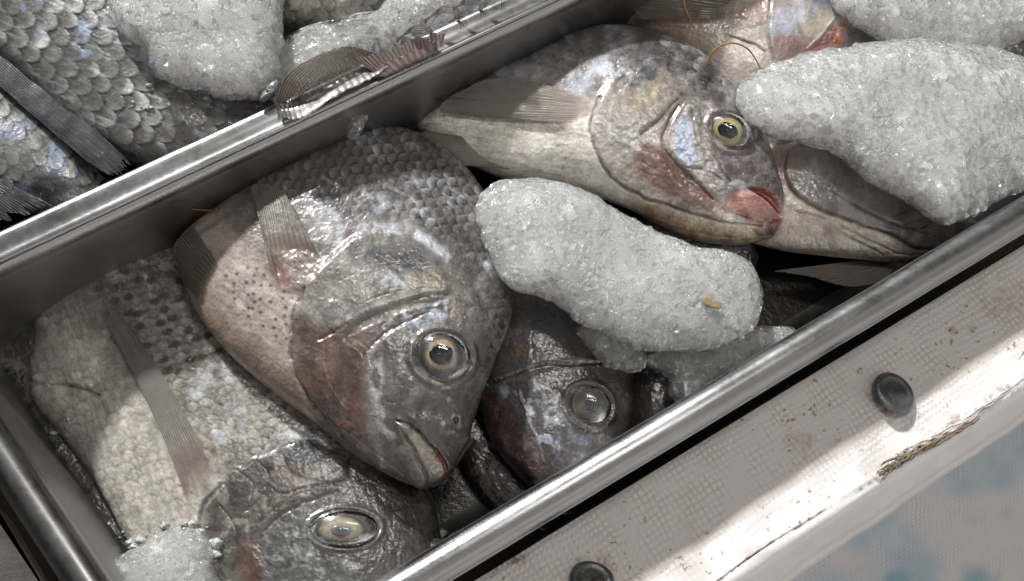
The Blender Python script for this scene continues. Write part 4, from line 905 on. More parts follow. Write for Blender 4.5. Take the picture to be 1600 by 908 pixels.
F4 = fish('dark fish with a dull clouded eye, half under the long oval ice lump', [
    (900, 800, 860, 800, -5.0, .7), (950, 745, 822, 755, -4.9, 1.2), (985, 692, 776, 702, -4.9, 1.45), (1003, 632, 752, 650, -4.9, 1.55), (1000, 580, 738, 600, -4.9, 1.6), (978, 530, 736, 540, -4.9, 1.55), (940, 480, 748, 480, -4.9, 1.4), (900, 430, 780, 430, -4.9, 1.1), (870, 400, 820, 400, -4.9, .6)],
    paint_dark, base=(92, 84, 78), seed=5, nu=330, nvt=280, group='whole fish packed in the steel pans')
eye(F4, 921, 633, 33, 29, [(0, (70, 76, 86)), (.3, (96, 92, 88)), (.6, (112, 104, 94)), (.8, (120, 116, 110)), (.9, (150, 140, 128)), (1, (70, 66, 66))], .34, .4, pcol=(58, 66, 78), iris_off=(1, 1))

# ------------------------------------------------------------------ fish under the right-hand ice
def paint_under(p):
    X, Y = p.X, p.Y
    p.tint(np.ones(len(X)), (246, 232, 216)); p.tint(sst(.1, .5, p.n(50, 4, 2)), (178, 150, 134), .5)
    lidp = [(1226, 262), (1232, 236), (1258, 226), (1296, 232), (1322, 262), (1372, 285), (1440, 320), (1530, 350), (1500, 380), (1440, 392), (1396, 372), (1340, 350), (1296, 335), (1262, 320), (1236, 296)]
    g = p.reg(lidp, 5); p.h += 1.5*p.reg(lidp, 7); p.tint(g, (168, 156, 150), .9); p.tint(g*sst(.05, .4, p.n(24, 4, 3)), (196, 184, 178), .7); p.tint(g*sst(.05, .4, -p.n(22, 4, 4)), (126, 114, 110), .6)
    p.tint(p.reg([(1290, 236), (1320, 258), (1330, 280), (1300, 262)], 7), (156, 128, 106), .6)
    p.groove(lidp[8:] + lidp[:2], 3.6, 1.4, (92, 76, 66), .7); p.groove([(1300, 300), (1350, 330), (1400, 352), (1450, 368)], 3.6, .8, (88, 74, 70), .7)
    p.groove([(1395, 340), (1425, 328), (1460, 340), (1440, 360)], 2.8, .8, (64, 56, 56), .7); p.groove([(1410, 352), (1440, 345), (1462, 356)], 2.4, .7, (60, 52, 52), .6)
    p.groove([(1240, 330), (1300, 345), (1350, 372), (1400, 395), (1440, 400)], 2.8, .8, (128, 98, 80), .6); p.groove([(1290, 345), (1330, 372), (1380, 400)], 2.4, .6, (140, 112, 94), .5)
    p.tint(p.reg([(1290, 355), (1310, 368), (1302, 395), (1286, 380)], 9), (160, 110, 98), .6); p.tint(p.reg([(1190, 215), (1230, 240), (1236, 290), (1200, 290)], 12), (170, 132, 124), .6)
    scales(p, 14, 13, 205, 1-g, .12, (170, 150, 134), .3, (236, 226, 214), .3, .4, 51); p.h += .2*p.n(16, 4, 6); p.org = (1.0, .5)
F5 = fish('pale fish half under the big right-hand ice slab, cream belly and purplish gill cover', [
    (1525, 352, 1500, 385, -4.3, .6), (1470, 300, 1430, 408, -4.2, 1.1), (1410, 240, 1345, 404, -4.2, 1.4), (1345, 195, 1280, 398, -4.2, 1.5), (1285, 165, 1222, 390, -4.2, 1.5), (1225, 140, 1162, 372, -4.3, 1.4), (1160, 130, 1110, 330, -4.4, 1.1), (1110, 160, 1090, 250, -4.6, .5)],
    paint_under, base=(196, 178, 158), seed=6, nu=330, nvt=260, group='whole fish packed in the steel pans')
fin(F5, [(1412, 398), (1408, 412), (1395, 424)], [(1206, 424), (1262, 432), (1325, 448), (1380, 440)], [], -0.047, 9, 'pelvic_fin', c1=(150, 128, 116), c2=(96, 78, 70), lift=0, seed=34, alpha=(1, .95))
fin(F5, [(1290, 232), (1262, 222), (1240, 222)], [(1200, 200), (1178, 196), (1180, 212), (1210, 228)], [BV[F5.name]], -0.026, 9, c1=(140, 134, 126), c2=(96, 90, 84), lift=0.002, seed=35)

# ------------------------------------------------------------------ top fish, belly up to the light
def paint_top(p):
    X, Y = p.X, p.Y
    p.tint(np.ones(len(X)), (212, 200, 188)); p.tint(sst(1130, 1040, X-0.3*Y), (150, 122, 100), .75); p.tint(sst(1120, 1050, X)*sst(.1, .4, fbm2(Y*1.5, X*0.12, 8, 3, 8)), (104, 80, 62), .6)
    g = p.reg([(1206, -40), (1200, 20), (1200, 60), (1208, 95), (1222, 108), (1260, 92), (1320, 80), (1420, 80), (1400, -60)], 4); p.h += 1.3*g
    p.tint(g, (168, 158, 154), .85); p.tint(g*sst(0, .4, p.n(26, 4, 3)), (200, 204, 214), .8); p.tint(g*p.reg([(1206, 60), (1250, 60), (1290, 75), (1230, 110)], 10), (164, 124, 118), .7)
    p.tint(p.reg([(1255, 20), (1300, 20), (1290, 45), (1260, 60)], 10)*sst(-.2, .2, p.n(14, 3, 5)), (196, 186, 160), .7); p.tint(p.reg([(1280, -10), (1310, 0), (1300, 16), (1270, 10)], 8), (88, 94, 116), .7)
    w = p.ln([(1268, 80), (1290, 62), (1310, 44), (1322, 30)], 9); p.tint(w, (170, 96, 78), .8); p.tint(p.ell(1306, 68, 12, 14) < 1, (196, 120, 74), .8); p.h += .8*w*p.n(8, 3, 6)
    p.groove([(1258, 78), (1284, 52), (1306, 24)], 3.0, -.8, (196, 186, 176), .7); p.groove([(1240, 20), (1244, 50), (1256, 72)], 2.4, -.5, (204, 206, 214), .7)
    p.tint(p.reg([(1325, 40), (1380, 45), (1370, 80), (1320, 85)], 8), (110, 100, 92), .8)
    p.groove([(1206, -20), (1200, 50), (1208, 95)], 3.4, 1.4, (120, 100, 92), .6)
    p.groove([(1134, 53), (1160, 61), (1180, 71), (1197, 82)], 2.4, 1.2, (50, 48, 46), .9)
    fl = p.reg([(1140, 20), (1165, 5), (1200, 5), (1200, 30), (1160, 40)], 8); p.tint(fl, (196, 170, 158), .7); p.h += fl*(.8+.8*p.n(12, 4, 9)); p.h += .18*p.n(20, 4, 10); p.org = (1.0, .45)
F6 = fish('cream-bellied fish at the top edge with a pearly gill cover, behind the open-mouthed fish', [
    (1445, 0, 1435, 62, -3.4, .7), (1400, -60, 1392, 92, -3.3, 1.2), (1335, -100, 1330, 114, -3.2, 1.5), (1260, -115, 1262, 134, -3.2, 1.6), (1185, -115, 1180, 160, -3.3, 1.6), (1110, -100, 1130, 150, -3.5, 1.5), (1050, -80, 1055, 90, -3.6, 1.3), (990, -50, 1000, 50, -3.7, 1.0), (955, -30, 955, 30, -3.9, .5)],
    paint_top, base=(206, 192, 176), seed=7, nu=330, nvt=300, group='whole fish packed in the steel pans')
fin(F6, [(1150, 30), (1160, 12), (1170, -10)], [(1000, 30), (985, 5), (1000, -30), (1030, -60)], [BV[F6.name]], -0.035, 13, c1=(140, 116, 92), c2=(84, 64, 48), lift=0.002, seed=44)
bristle(F6, [(1104, 106), (1112, 84), (1130, 70), (1150, 68), (1172, 80), (1191, 112)], [-0.018, -0.012, -0.008, -0.008, -0.012, -0.016], 0.0006, M_SPINE)
bristle(F6, [(1064, -10), (1072, 15), (1082, 40)], [-0.012, -0.014, -0.018], 0.0005, M_SPINE)

# ------------------------------------------------------------------ rear pan fish
def paint_big(p):
    X, Y = p.X, p.Y
    p.org = (1.0, .35, 0, False); p.tint(np.ones(len(X)), (120, 120, 117)); p.tint(sst(0, .5, p.n(80, 3, 2)), (140, 136, 126), .5)
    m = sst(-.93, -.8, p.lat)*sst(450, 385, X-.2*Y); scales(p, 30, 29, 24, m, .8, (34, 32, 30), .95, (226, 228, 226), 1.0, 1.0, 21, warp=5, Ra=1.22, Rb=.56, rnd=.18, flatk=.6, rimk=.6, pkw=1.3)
    p.tint(m*sst(.15, .4, p.n(45, 3, 4))*sst(.05, .3, p.n(12, 3, 5)), (164, 182, 210), .7)
    tl = sst(330, 400, X); p.tint(tl, (92, 88, 82), .8); p.tint(sst(-.8, -.97, p.lat), (44, 42, 44), .9); p.h += .3*tl*fbm2(X*.3, Y*1.6, 10, 3, 4)
F7 = fish('large fish at the top left with dark-edged rows of big pearly scales', [
    (-60, -330, -330, -70, -2.2, 1.3), (60, -260, -190, 0, -2.0, 1.6), (180, -180, -66, 60, -1.9, 1.7), (280, -90, 20, 124, -1.9, 1.6), (350, 0, 98, 196, -2.0, 1.5), (400, 70, 190, 252, -2.1, 1.3), (432, 118, 296, 268, -2.3, 1.1), (470, 148, 396, 230, -2.5, .9), (520, 160, 480, 205, -2.8, .5)],
    paint_big, base=(126, 126, 122), seed=8, nu=420, nvt=380, group='whole fish packed in the steel pans')
fin(F7, [(-70, 75), (-75, 40), (-60, 0)], [(150, 262), (176, 276), (194, 270), (206, 258)], [], -0.013, 22, 'anal_fin', c1=(104, 106, 112), c2=(30, 30, 33), lift=0, seed=54, alpha=(1, .97), rag=.05, ridge=.0005, rootfade=.01)
def paint_side(p):
    X, Y = p.X, p.Y
    p.org = (1.0, .35, 0, False); p.tint(np.ones(len(X)), (128, 127, 123)); m = sst(-.95, -.8, p.lat); scales(p, 23, 24, 50, m, .6, (56, 52, 48), .9, (206, 208, 204), .8, .9, 25, warp=5)
    p.tint(sst(.05, .35, p.n(30, 3, 4)), (150, 166, 196), .5); p.tint(p.reg([(50, 275), (90, 275), (110, 300), (60, 310)], 8), (50, 46, 44), .8); p.tint(sst(.9, 1, p.lat), (70, 44, 36), .7)
F8 = fish('scaly fish at the far left edge behind the pan rim, bluish glints on its scales', [
    (-120, 50, -210, 230, -2.6, 1.2), (-40, 95, -110, 290, -2.5, 1.4), (20, 145, -25, 320, -2.5, 1.4), (80, 195, 45, 330, -2.6, 1.3), (130, 240, 108, 330, -2.7, 1.0), (168, 282, 150, 315, -2.9, .5)],
    paint_side, base=(140, 138, 132), seed=9, nu=260, nvt=240, group='whole fish packed in the steel pans')
fin(F8, [(-40, 262), (-35, 282), (-30, 310)], [(84, 322), (60, 330), (20, 345), (0, 345)], [], -0.009, 12, 'tail_fin', c1=(92, 96, 104), c2=(30, 30, 34), lift=0, seed=64, rag=.3, ridge=.0006)
def paint_far(p):
    X, Y = p.X, p.Y
    p.tint(np.ones(len(X)), (140, 136, 124)); scales(p, 22, 20, 20, np.ones(len(X)), .6, (50, 46, 42), .9, (196, 194, 184), .7, .9, 29, warp=5)
F9 = fish('patch of scaly fish showing between two ice lumps at the top edge', [
    (440, -90, 400, 20, -2.0, .8), (490, -100, 460, 40, -1.9, 1.1), (550, -90, 530, 45, -1.9, 1.1), (610, -60, 600, 20, -2.1, .7)], paint_far, seed=10, nu=150, nvt=160, group='whole fish packed in the steel pans')
def paint_grey(p):
    X, Y = p.X, p.Y
    p.tint(np.ones(len(X)), (98, 92, 88)); g1, g2, gi = worley2(X, Y, 22, 3); e = sst(.13, .02, g2-g1); p.h -= .3*e; p.tint(e, (50, 46, 44), .6); p.h += .15*p.n(14, 4, 3)
F11 = fish('dim grey fish showing as a sliver under the open-mouthed fish, beside the long ice lump', [
    (1010, 330, 1000, 380, -5.2, .6), (1060, 330, 1040, 410, -5.0, 1.0), (1120, 345, 1100, 425, -5.0, 1.0), (1165, 375, 1150, 430, -5.1, .8), (1185, 400, 1175, 425, -5.3, .3)], paint_grey, seed=11, nu=130, nvt=130, group='whole fish packed in the steel pans')
F12 = fish('dark fish deep in the corner at the left, under the lower left fish', [  # near-black skin puts the shade of the corner into the colour
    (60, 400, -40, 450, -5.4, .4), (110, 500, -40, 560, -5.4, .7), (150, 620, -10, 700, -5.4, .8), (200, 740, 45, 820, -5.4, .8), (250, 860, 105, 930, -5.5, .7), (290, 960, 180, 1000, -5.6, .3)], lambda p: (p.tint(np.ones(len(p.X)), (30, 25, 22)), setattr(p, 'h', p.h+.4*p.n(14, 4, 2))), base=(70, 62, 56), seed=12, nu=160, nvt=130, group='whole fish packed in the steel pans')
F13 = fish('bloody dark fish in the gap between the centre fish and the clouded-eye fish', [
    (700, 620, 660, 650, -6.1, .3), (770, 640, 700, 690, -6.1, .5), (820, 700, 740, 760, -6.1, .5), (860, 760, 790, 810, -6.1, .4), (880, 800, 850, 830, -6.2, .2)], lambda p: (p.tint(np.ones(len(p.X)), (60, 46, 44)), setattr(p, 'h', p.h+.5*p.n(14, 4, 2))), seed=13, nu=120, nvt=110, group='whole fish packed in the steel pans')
GAP_BLOB = fish('added dark blob filling the gap beside the clouded-eye fish, at the front rim', [  # dark blob added to hide the sunlit pan wall, stands in for shade
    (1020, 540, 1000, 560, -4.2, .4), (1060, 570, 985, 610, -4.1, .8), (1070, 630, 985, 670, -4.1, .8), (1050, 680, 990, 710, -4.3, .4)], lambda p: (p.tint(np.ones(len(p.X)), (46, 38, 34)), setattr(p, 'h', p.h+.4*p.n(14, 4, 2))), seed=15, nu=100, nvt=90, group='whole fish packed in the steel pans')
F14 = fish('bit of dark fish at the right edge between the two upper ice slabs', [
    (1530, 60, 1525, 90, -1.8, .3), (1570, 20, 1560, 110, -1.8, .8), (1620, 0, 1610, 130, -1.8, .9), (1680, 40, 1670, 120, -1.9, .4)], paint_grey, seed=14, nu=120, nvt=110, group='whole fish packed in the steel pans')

# ------------------------------------------------------------------ fin draped over the rear rim
M_FLESH = mat_plain('torn_pink_flesh', (0.20, 0.125, 0.12), 0.35, 260, 0.5, bump=0.001, coat=0.5)
TF = empty('torn_fin', unp(560, 120, 0.003), 'torn brown translucent fin with pink flesh and curled spines, draped over the bright pan rim', 'fish fin')
fin(TF, [(436, 180), (470, 186), (530, 148), (580, 124), (606, 104)], [(428, 156), (446, 118), (490, 88), (540, 72), (590, 84)], [], 0.0075, 20, 'fin_web', c1=(124, 112, 84), c2=(78, 66, 48), lift=-0.0030, alpha=(.85, .85), seed=71, bow=.05, ridge=.00025, droop=-0.003, rootfade=.05)
def spines(curves, mat, name, parent):
    for pts, z, r in curves:
        P = smooth(pts, 12); zz = np.interp(np.linspace(0, 1, len(P)), np.linspace(0, 1, len(z)), z); V, Fc = tube(unp(P[:, 0], P[:, 1], zz), r*np.linspace(1, .35, len(P)), 8); mesh_obj(name, V, Fc, mat, parent)
M_RAY = mat_plain('brown_fin_ray', (0.10, 0.07, 0.055), 0.4, 300, 0.4, coat=.3)
cv = []
for k in range(10):
    f = k/9
    cv.append(([(432+f*34, 158+f*6-f*f*10), (446+f*40, 122+f*12), (480+f*36, 96+f*12), (528+f*22, 80+f*14), (572+f*12, 88+f*16)], [.006, .009, .010, .009, .007-f*.002], .0003))
spines(cv, M_RAY, 'fin_ray', TF)
fin(TF, [(604, 122), (628, 108), (660, 92), (694, 74)], [(556, 90), (588, 78), (628, 66), (660, 52), (696, 50)], [], 0.0065, 11, 'pink_flesh', c1=(150, 116, 108), c2=(66, 44, 42), lift=0.0, alpha=(.9, .9), seed=75, bow=-.2, ridge=.0005, droop=-.001, rag=.2, rootfade=.2)
cv = []
for dx, dy, s in ((662, 60, 1.0), (706, 30, 1.0), (742, 12, .8), (775, -6, .8)):
    for k in range(5):
        cv.append(([(dx-42*s, dy+6-k*1.5), (dx-18*s, dy-18*s+k*2.2), (dx+8*s, dy-18*s+k*3.0), (dx+26*s-k*3, dy+10*s+k*2)], [.005, .010, .011, .0045], .00028))
spines(cv, M_RAY, 'fin_spine', TF)
fin(TF, [(600, 104), (640, 92), (680, 72)], [(598, 118), (640, 108), (690, 84)], [], 0.0055, 10, 'fin_web', c1=(120, 98, 72), c2=(84, 64, 46), lift=0, alpha=(.8, .7), seed=73)

# ------------------------------------------------------------------ ice
def ice(label, outline, z, Tt, Tb, amp=0.0016, mat=None, seed=1, n_r=230, n_a=620, name='ice_lump', ctr=None, rough=1.0, tilt=(0, 0), group='lumps of crushed ice', flat=2.9, cat='ice', extra=None):
    B = smooth(outline, 10, True); c = np.array(ctr if ctr else B.mean(0)); a = np.arctan2(B[:, 1]-c[1], B[:, 0]-c[0]); r = np.hypot(B[:, 1]-c[1], B[:, 0]-c[0]); o = np.argsort(a)
    ang = np.linspace(-math.pi, math.pi, n_a, endpoint=False); rad = np.interp(ang, a[o], r[o], period=2*math.pi)
    radn = (3.5*vn2(np.cos(ang)*7+seed, np.sin(ang)*7, seed) + 1.6*vn2(np.cos(ang)*15+seed, np.sin(ang)*15, seed+3))*min(1, rad.mean()/60)
    def shell(sgn, T, m):
        q = np.sin(np.linspace(0, math.pi/2, m)); R = q[:, None]*(rad[None] + radn[None]*q[:, None]**8); px, py = c[0]+R*np.cos(ang), c[1]+R*np.sin(ang)
        zz = z*.01 + tilt[0]*(px-c[0])*1e-5 + tilt[1]*(py-c[1])*1e-5; P = unp(px, py, zz); P[..., 2] += sgn*T*.01*np.sqrt(np.clip(1-q[:, None]**flat, 0, 1)); return P
    A = shell(1, Tt, n_r); Bm = shell(-1, Tb, 60)[::-1][1:]
    P = np.vstack([A, Bm]); N = grid_normals(P); N[0] = [0, 0, 1]; N[-1] = [0, 0, -1]
    if (N[:n_r//2, :, 2]).mean() < 0: N = -N
    N[0] = [0, 0, 1]; N[-1] = [0, 0, -1]
    V = P.reshape(-1, 3); n = N.reshape(-1, 3); Sarc = np.vstack([np.zeros((1, n_a)), np.cumsum(np.linalg.norm(np.diff(P, axis=0), axis=-1), 0)]); G = np.stack([Sarc*np.cos(ang), Sarc*np.sin(ang)], -1).reshape(-1, 2)
    h = amp*(2.0*fbm3(V, .020, 3, seed)) + amp*.62*rough*fbm3(V, .006, 6, seed+7, .6); gx = G[:, 0]+.0012*fbm3(V, .004, 3, seed+3); gy = G[:, 1]+.0012*fbm3(V, .004, 3, seed+4); wet = sst(-.35, .15, fbm3(V, .012, 3, seed+20)); h += amp*rough*wet*(.24*facets(gx, gy, .0027, seed)+.17*facets(gx, gy, .0014, seed+3)+.08*facets(gx, gy, .0008, seed+6)); f1, f2, fi = worley2(gx, gy, .0021, seed+9); h -= amp*rough*.22*sst(.16, 0, f2-f1)*sst(-.2, .3, fbm3(V, .007, 3, seed+30)); f1, f2, fi = worley2(gx, gy, .0046, seed+10); h -= amp*rough*.35*sst(.14, 0, f2-f1)*sst(.0, .35, fbm3(V, .011, 3, seed+31))
    V = V + n*h[:, None]
    nv = n_a; tot = n_r+len(Bm); Fc = grid_faces(tot, nv, True)
    o = mesh_obj(name, V, Fc, mat or M_ICE, None)
    me = o.data
    import bmesh
    bm = bmesh.new(); bm.from_mesh(me); bmesh.ops.remove_doubles(bm, verts=bm.verts, dist=1e-6); bmesh.ops.recalc_face_normals(bm, faces=bm.faces); bm.to_mesh(me); bm.free()
    for q in me.polygons: q.use_smooth = True
    return tag(o, label, cat, group)
I1 = ice('long oval ice lump lying across the fish, brown speck near its right end', [
    (745, 318), (752, 300), (778, 284), (815, 278), (860, 282), (905, 298), (950, 325), (990, 345), (1040, 368), (1090, 388), (1130, 396), (1162, 408), (1178, 430), (1188, 462), (1182, 500), (1160, 528), (1110, 546), (1060, 550), (1010, 548), (965, 532), (925, 510), (885, 490), (845, 465), (800, 448), (775, 420), (758, 385), (746, 350)], -1.3, 1.0, 1.1, .0013, seed=3, n_r=300, n_a=900)
spk = hit([BVHTree.FromObject(I1, bpy.context.evaluated_depsgraph_get())], 1108, 473) if False else None
I2 = ice('thin greyish wet ice lump between the long oval lump and the front rim', [
    (1008, 560), (1030, 545), (1080, 548), (1130, 530), (1165, 515), (1200, 514), (1242, 512), (1240, 540), (1190, 590), (1120, 640), (1070, 640), (1046, 622), (1042, 590), (1020, 578)], -2.6, .8, .8, .0012, M_ICE_CLEAR, 5)
I2b = ice('small dark clear ice bit under the lower edge of the long oval lump', [
    (900, 515), (930, 505), (970, 525), (1010, 550), (1012, 574), (990, 582), (960, 572), (930, 550)], -2.3, .5, .5, .0014, M_ICE_CLEAR, 6, n_r=120, n_a=320)
I3 = ice('big white ice slab on the right resting against the front rim', [
    (1148, 140), (1160, 122), (1190, 108), (1250, 85), (1310, 74), (1370, 66), (1440, 62), (1520, 70), (1600, 95), (1680, 140), (1700, 230), (1620, 290), (1560, 318), (1490, 352), (1440, 328), (1400, 300), (1360, 282), (1332, 260), (1300, 235), (1250, 222), (1200, 208), (1170, 188), (1152, 165)], -1.0, 1.1, 1.0, .0013, None, 8, n_r=320, n_a=950)
I4 = ice('ice slab at the top right corner behind the bigger slab', [
    (1300, 0), (1320, 26), (1370, 58), (1410, 74), (1470, 88), (1540, 92), (1600, 62), (1680, 20), (1680, -80), (1500, -140), (1340, -90), (1300, -40)], -1.1, 1.0, 1.0, .0012, None, 11, n_r=220, n_a=640)
I5 = ice('round crumbly ice lump on the big-scaled fish at the top left', [
    (178, 18), (195, 60), (222, 82), (235, 108), (262, 130), (310, 148), (360, 158), (405, 156), (432, 138), (440, 90), (448, 40), (440, -40), (380, -110), (260, -110), (190, -50)], .0, 1.2, .8, .0017, None, 13, n_r=260, n_a=740)
I6 = ice('flat slushy ice spread behind the draped fin at the top edge', [
    (405, 146), (418, 100), (440, 66), (500, 50), (560, 44), (600, 12), (640, -60), (760, -90), (880, -70), (905, -40), (800, 6), (720, 36), (640, 70), (560, 100), (480, 142), (432, 162)], -1.0, .9, .8, .0013, None, 15, ctr=(610, 34), n_r=260, n_a=740)
I7 = ice('wet slush in the bottom left corner against the lower left fish', [
    (165, 890), (200, 862), (240, 836), (290, 822), (330, 850), (345, 900), (390, 960), (400, 1040), (260, 1060), (190, 960)], -2.3, .7, .8, .0014, M_ICE_CLEAR, 17, n_r=180, n_a=500)
I8 = ice('small ice bits in the dark gap at the front rim', [
    (660, 850), (680, 836), (700, 842), (720, 850), (700, 880), (670, 890), (640, 885)], -4.4, .7, .8, .0014, M_ICE_CLEAR, 19, n_r=90, n_a=260)
# clear drops and slivers
M_DROP = mat_ice('clear_ice_sliver', .06, 60, scale=.6)
def sliver(label, outline, z, t, seed): return ice(label, outline, z, t, t, .0003, M_DROP, seed, 40, 120, 'ice_chip', rough=.5, group='clear ice chips', cat='ice chip')
sliver('clear ice chip stuck to the dark wall of the divider', [(546, 190), (556, 180), (574, 180), (572, 192), (562, 212), (550, 220), (541, 212)], -.9, .12, 31)
sliver('small dim ice pebble in the dark corner beside the left rim', [(62, 712), (78, 706), (90, 718), (92, 736), (80, 750), (66, 744), (58, 728)], -4.2, .35, 33)
sliver('clear flat chip lying on the scaly back of the centre fish', [(528, 296), (545, 290), (566, 296), (562, 308), (540, 310)], -1.35, .12, 35)
dirt = ice('yellow-brown grit speck frozen on the long oval ice lump', [(1096, 466), (1106, 462), (1116, 470), (1126, 472), (1124, 482), (1108, 480), (1098, 474)], -.33, .06, .06, .0004, mat_plain('brown_grit', (.27, .20, .10), .6, 500, .4), 37, 30, 90, 'grit_speck', group='grit', cat='speck')

ice('small dark scrap of fish skin at the tip of the draped fin', [(404, 160), (408, 146), (418, 132), (432, 126), (440, 132), (434, 146), (420, 156)], .55, .14, .1, .0007, mat_plain('dark_skin', (.035, .042, .038), .3, 300, .6, coat=.5), 41, 40, 110, 'skin_scrap', group='scraps', cat='skin scrap')

# ------------------------------------------------------------------ meltwater drops, crumbs of ice
def ball(c, r, sq=(1, 1, 1), seed=0, n=12, m=8, jag=0.0):
    V = []
    for i in range(m+1):
        for j in range(n):
            a, b = math.pi*i/m, 2*math.pi*j/n; V.append((math.sin(a)*math.cos(b), math.sin(a)*math.sin(b), math.cos(a)))
    V = np.array(V); k = 1 + jag*vn3(V[:, 0]*2.1+seed, V[:, 1]*2.1, V[:, 2]*2.1+seed, seed); return c + V*k[:, None]*r*np.array(sq), grid_faces(m+1, n, True)
allb = [b for k_, b in BV.items()]
M_CRUMB = mat_plain('ice_crumbs', (.42, .43, .425), .2, 400, .4, coat=1.0); rnd = random.Random(21); parts = []
zones = [((150, 345, 818, 900), 90, 9), ((20, 130, 650, 800), 30, 7), ((640, 720, 830, 880), 40, 8), ((1015, 1240, 520, 620), 50, 7), ((930, 1030, 540, 590), 22, 6), ((1000, 1180, 390, 420), 10, 6), ((200, 430, 120, 175), 40, 6)]
for (x0, x1, y0, y1), n_, rp in zones:
    for k in range(n_):
        x_, y_ = rnd.uniform(x0, x1), rnd.uniform(y0, y1); h_ = hit(allb, x_, y_); z_ = h_[0][2] if h_ else -.062
        if x0 == 640 and z_ > -.045: continue
       
        r_ = rp*rnd.uniform(.25, 1)**1.3/PXM; parts.append(ball(unp(x_, y_, z_+r_*.3), r_, (1, rnd.uniform(.6, 1), rnd.uniform(.5, .8)), k, jag=.45))
V, Fc = join(parts); o = mesh_obj('ice_crumbs', V, Fc, M_CRUMB, smoothed=False); tag(o, 'loose crumbs of wet crushed ice scattered in the gaps between the fish', 'crushed ice', kind='stuff')
t = NT('water_drop'); gl = t.n('ShaderNodeBsdfGlossy'); gl.inputs['Roughness'].default_value = .03; tr = t.n('ShaderNodeBsdfTransparent'); fr = t.n('ShaderNodeFresnel'); fr.inputs['IOR'].default_value = 1.33; ms = t.n('ShaderNodeMixShader')
t.l(t.math('MULTIPLY', fr.outputs[0], 1.5), ms.inputs[0]); t.l(tr.outputs[0], ms.inputs[1]); t.l(gl.outputs[0], ms.inputs[2]); t.l(ms.outputs[0], t.out.inputs[0])
parts = []
for k in range(520):
    if k < 340: x_, y_ = rnd.choice([(rnd.gauss(600, 110), rnd.gauss(560, 120)), (rnd.gauss(1080, 90), rnd.gauss(220, 80)), (rnd.gauss(480, 100), rnd.gauss(800, 60)), (rnd.gauss(850, 50), rnd.gauss(640, 50))]); h_ = hit(allb, x_, y_)
    else: h_ = None
    if h_ is not None: c_ = np.array(h_[0])
    elif k >= 340:
        f_ = rnd.random(); s_ = rnd.choice('fb'); P0, P1 = (L_FRONT if s_ == 'f' else ((0, 440), (848, 44))); x_ = P0[0]-200*(s_ == 'f')+f_*(P1[0]-P0[0]+150*(s_ == 'f')); y_ = P0[1]+(x_-P0[0])*(P1[1]-P0[1])/(P1[0]-P0[0])+rnd.uniform(-16, 14 if s_ == 'f' else 50); c_ = unp(x_, y_, .001 if s_ == 'f' else -.012)
        if s_ == 'b': c_ = None
    else: c_ = None
    if c_ is not None: r_ = rnd.uniform(1.0, 2.6)/PXM; parts.append(ball(c_, r_, (1, 1, .45), k, 10, 6))
V, Fc = join(parts); o = mesh_obj('water_drops', V, Fc, t.m); tag(o, 'tiny drops of meltwater on the fish heads and the front rim', 'water drops', kind='stuff')

# ------------------------------------------------------------------ light
SAZ = np.array([-0.42, 0.905]); SEL = math.radians(30)
sd = Vector((SAZ[0]*math.cos(SEL), SAZ[1]*math.cos(SEL), math.sin(SEL))).normalized()
sl = bpy.data.lights.new('low_sun', 'SUN'); sl.energy = 5.4; sl.angle = math.radians(3.0); sl.color = (1.0, 1.0, .995)
so = bpy.data.objects.new('low_sun', sl); COL.objects.link(so); so.rotation_euler = (-sd).to_track_quat('-Z', 'Y').to_euler(); so.location = sd*2
al = bpy.data.lights.new('stall_lamp', 'AREA'); al.shape = 'RECTANGLE'; al.size = .30; al.size_y = .07; al.energy = 1.5; al.color = (1, .97, .93)
ao = bpy.data.objects.new('stall_lamp', al); COL.objects.link(ao); ao.location = (.12, .25, .85); ao.rotation_euler = (Vector((.0, 0, 0))-ao.location).to_track_quat('-Z', 'Y').to_euler()
wd = bpy.data.worlds.new('World'); SC.world = wd; wd.use_nodes = True; nt = wd.node_tree; nt.nodes.clear()
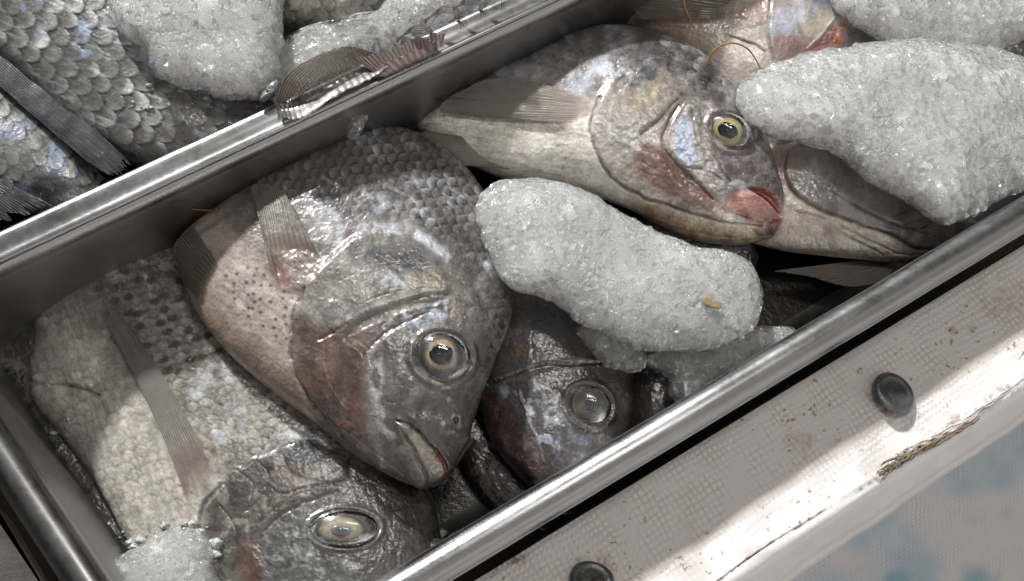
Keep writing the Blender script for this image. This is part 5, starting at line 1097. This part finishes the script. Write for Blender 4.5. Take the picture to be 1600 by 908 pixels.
wo = nt.nodes.new('ShaderNodeOutputWorld'); bg = nt.nodes.new('ShaderNodeBackground'); nt.links.new(bg.outputs[0], wo.inputs[0])
tc = nt.nodes.new('ShaderNodeTexCoord'); 
def lobe(v, lo, amt):
    d_ = nt.nodes.new('ShaderNodeVectorMath'); d_.operation = 'DOT_PRODUCT'; nt.links.new(tc.outputs['Generated'], d_.inputs[0]); d_.inputs[1].default_value = Vector(v).normalized()
    r_ = nt.nodes.new('ShaderNodeMapRange'); r_.interpolation_type = 'SMOOTHSTEP'; nt.links.new(d_.outputs['Value'], r_.inputs[0]); r_.inputs[1].default_value = lo; r_.inputs[2].default_value = 1.0; r_.inputs[3].default_value = 0; r_.inputs[4].default_value = amt
    return r_.outputs[0]
def wmath(op, a, b):
    m_ = nt.nodes.new('ShaderNodeMath'); m_.operation = op
    for i_, v_ in enumerate((a, b)):
        if hasattr(v_, 'is_output'): nt.links.new(v_, m_.inputs[i_])
        else: m_.inputs[i_].default_value = v_
    return m_.outputs[0]
nz = nt.nodes.new('ShaderNodeTexNoise'); nt.links.new(tc.outputs['Generated'], nz.inputs['Vector']); nz.inputs['Scale'].default_value = 3.2; nz.inputs['Detail'].default_value = 3
m2 = nt.nodes.new('ShaderNodeMapRange'); nt.links.new(nz.outputs['Fac'], m2.inputs[0]); m2.inputs[1].default_value = .35; m2.inputs[2].default_value = .65; m2.inputs[3].default_value = .4; m2.inputs[4].default_value = 1.6
tot = wmath('ADD', wmath('ADD', lobe((.45, -.62, .34), .05, .66), lobe((-.35, .6, .62), .4, .13)), .018)
nt.links.new(wmath('MULTIPLY', tot, m2.outputs[0]), bg.inputs['Strength']); bg.inputs['Color'].default_value = (1.0, .965, .935, 1)

SC.view_settings.view_transform = 'Standard'; SC.view_settings.look = 'None'; SC.view_settings.exposure = 0; SC.view_settings.gamma = 1
SC.render.engine = 'CYCLES'; SC.cycles.use_denoising = True; SC.cycles.max_bounces = 12; SC.cycles.volume_bounces = 8; SC.cycles.transmission_bounces = 6; SC.cycles.transparent_max_bounces = 10; SC.cycles.caustics_reflective = False; SC.cycles.caustics_refractive = False
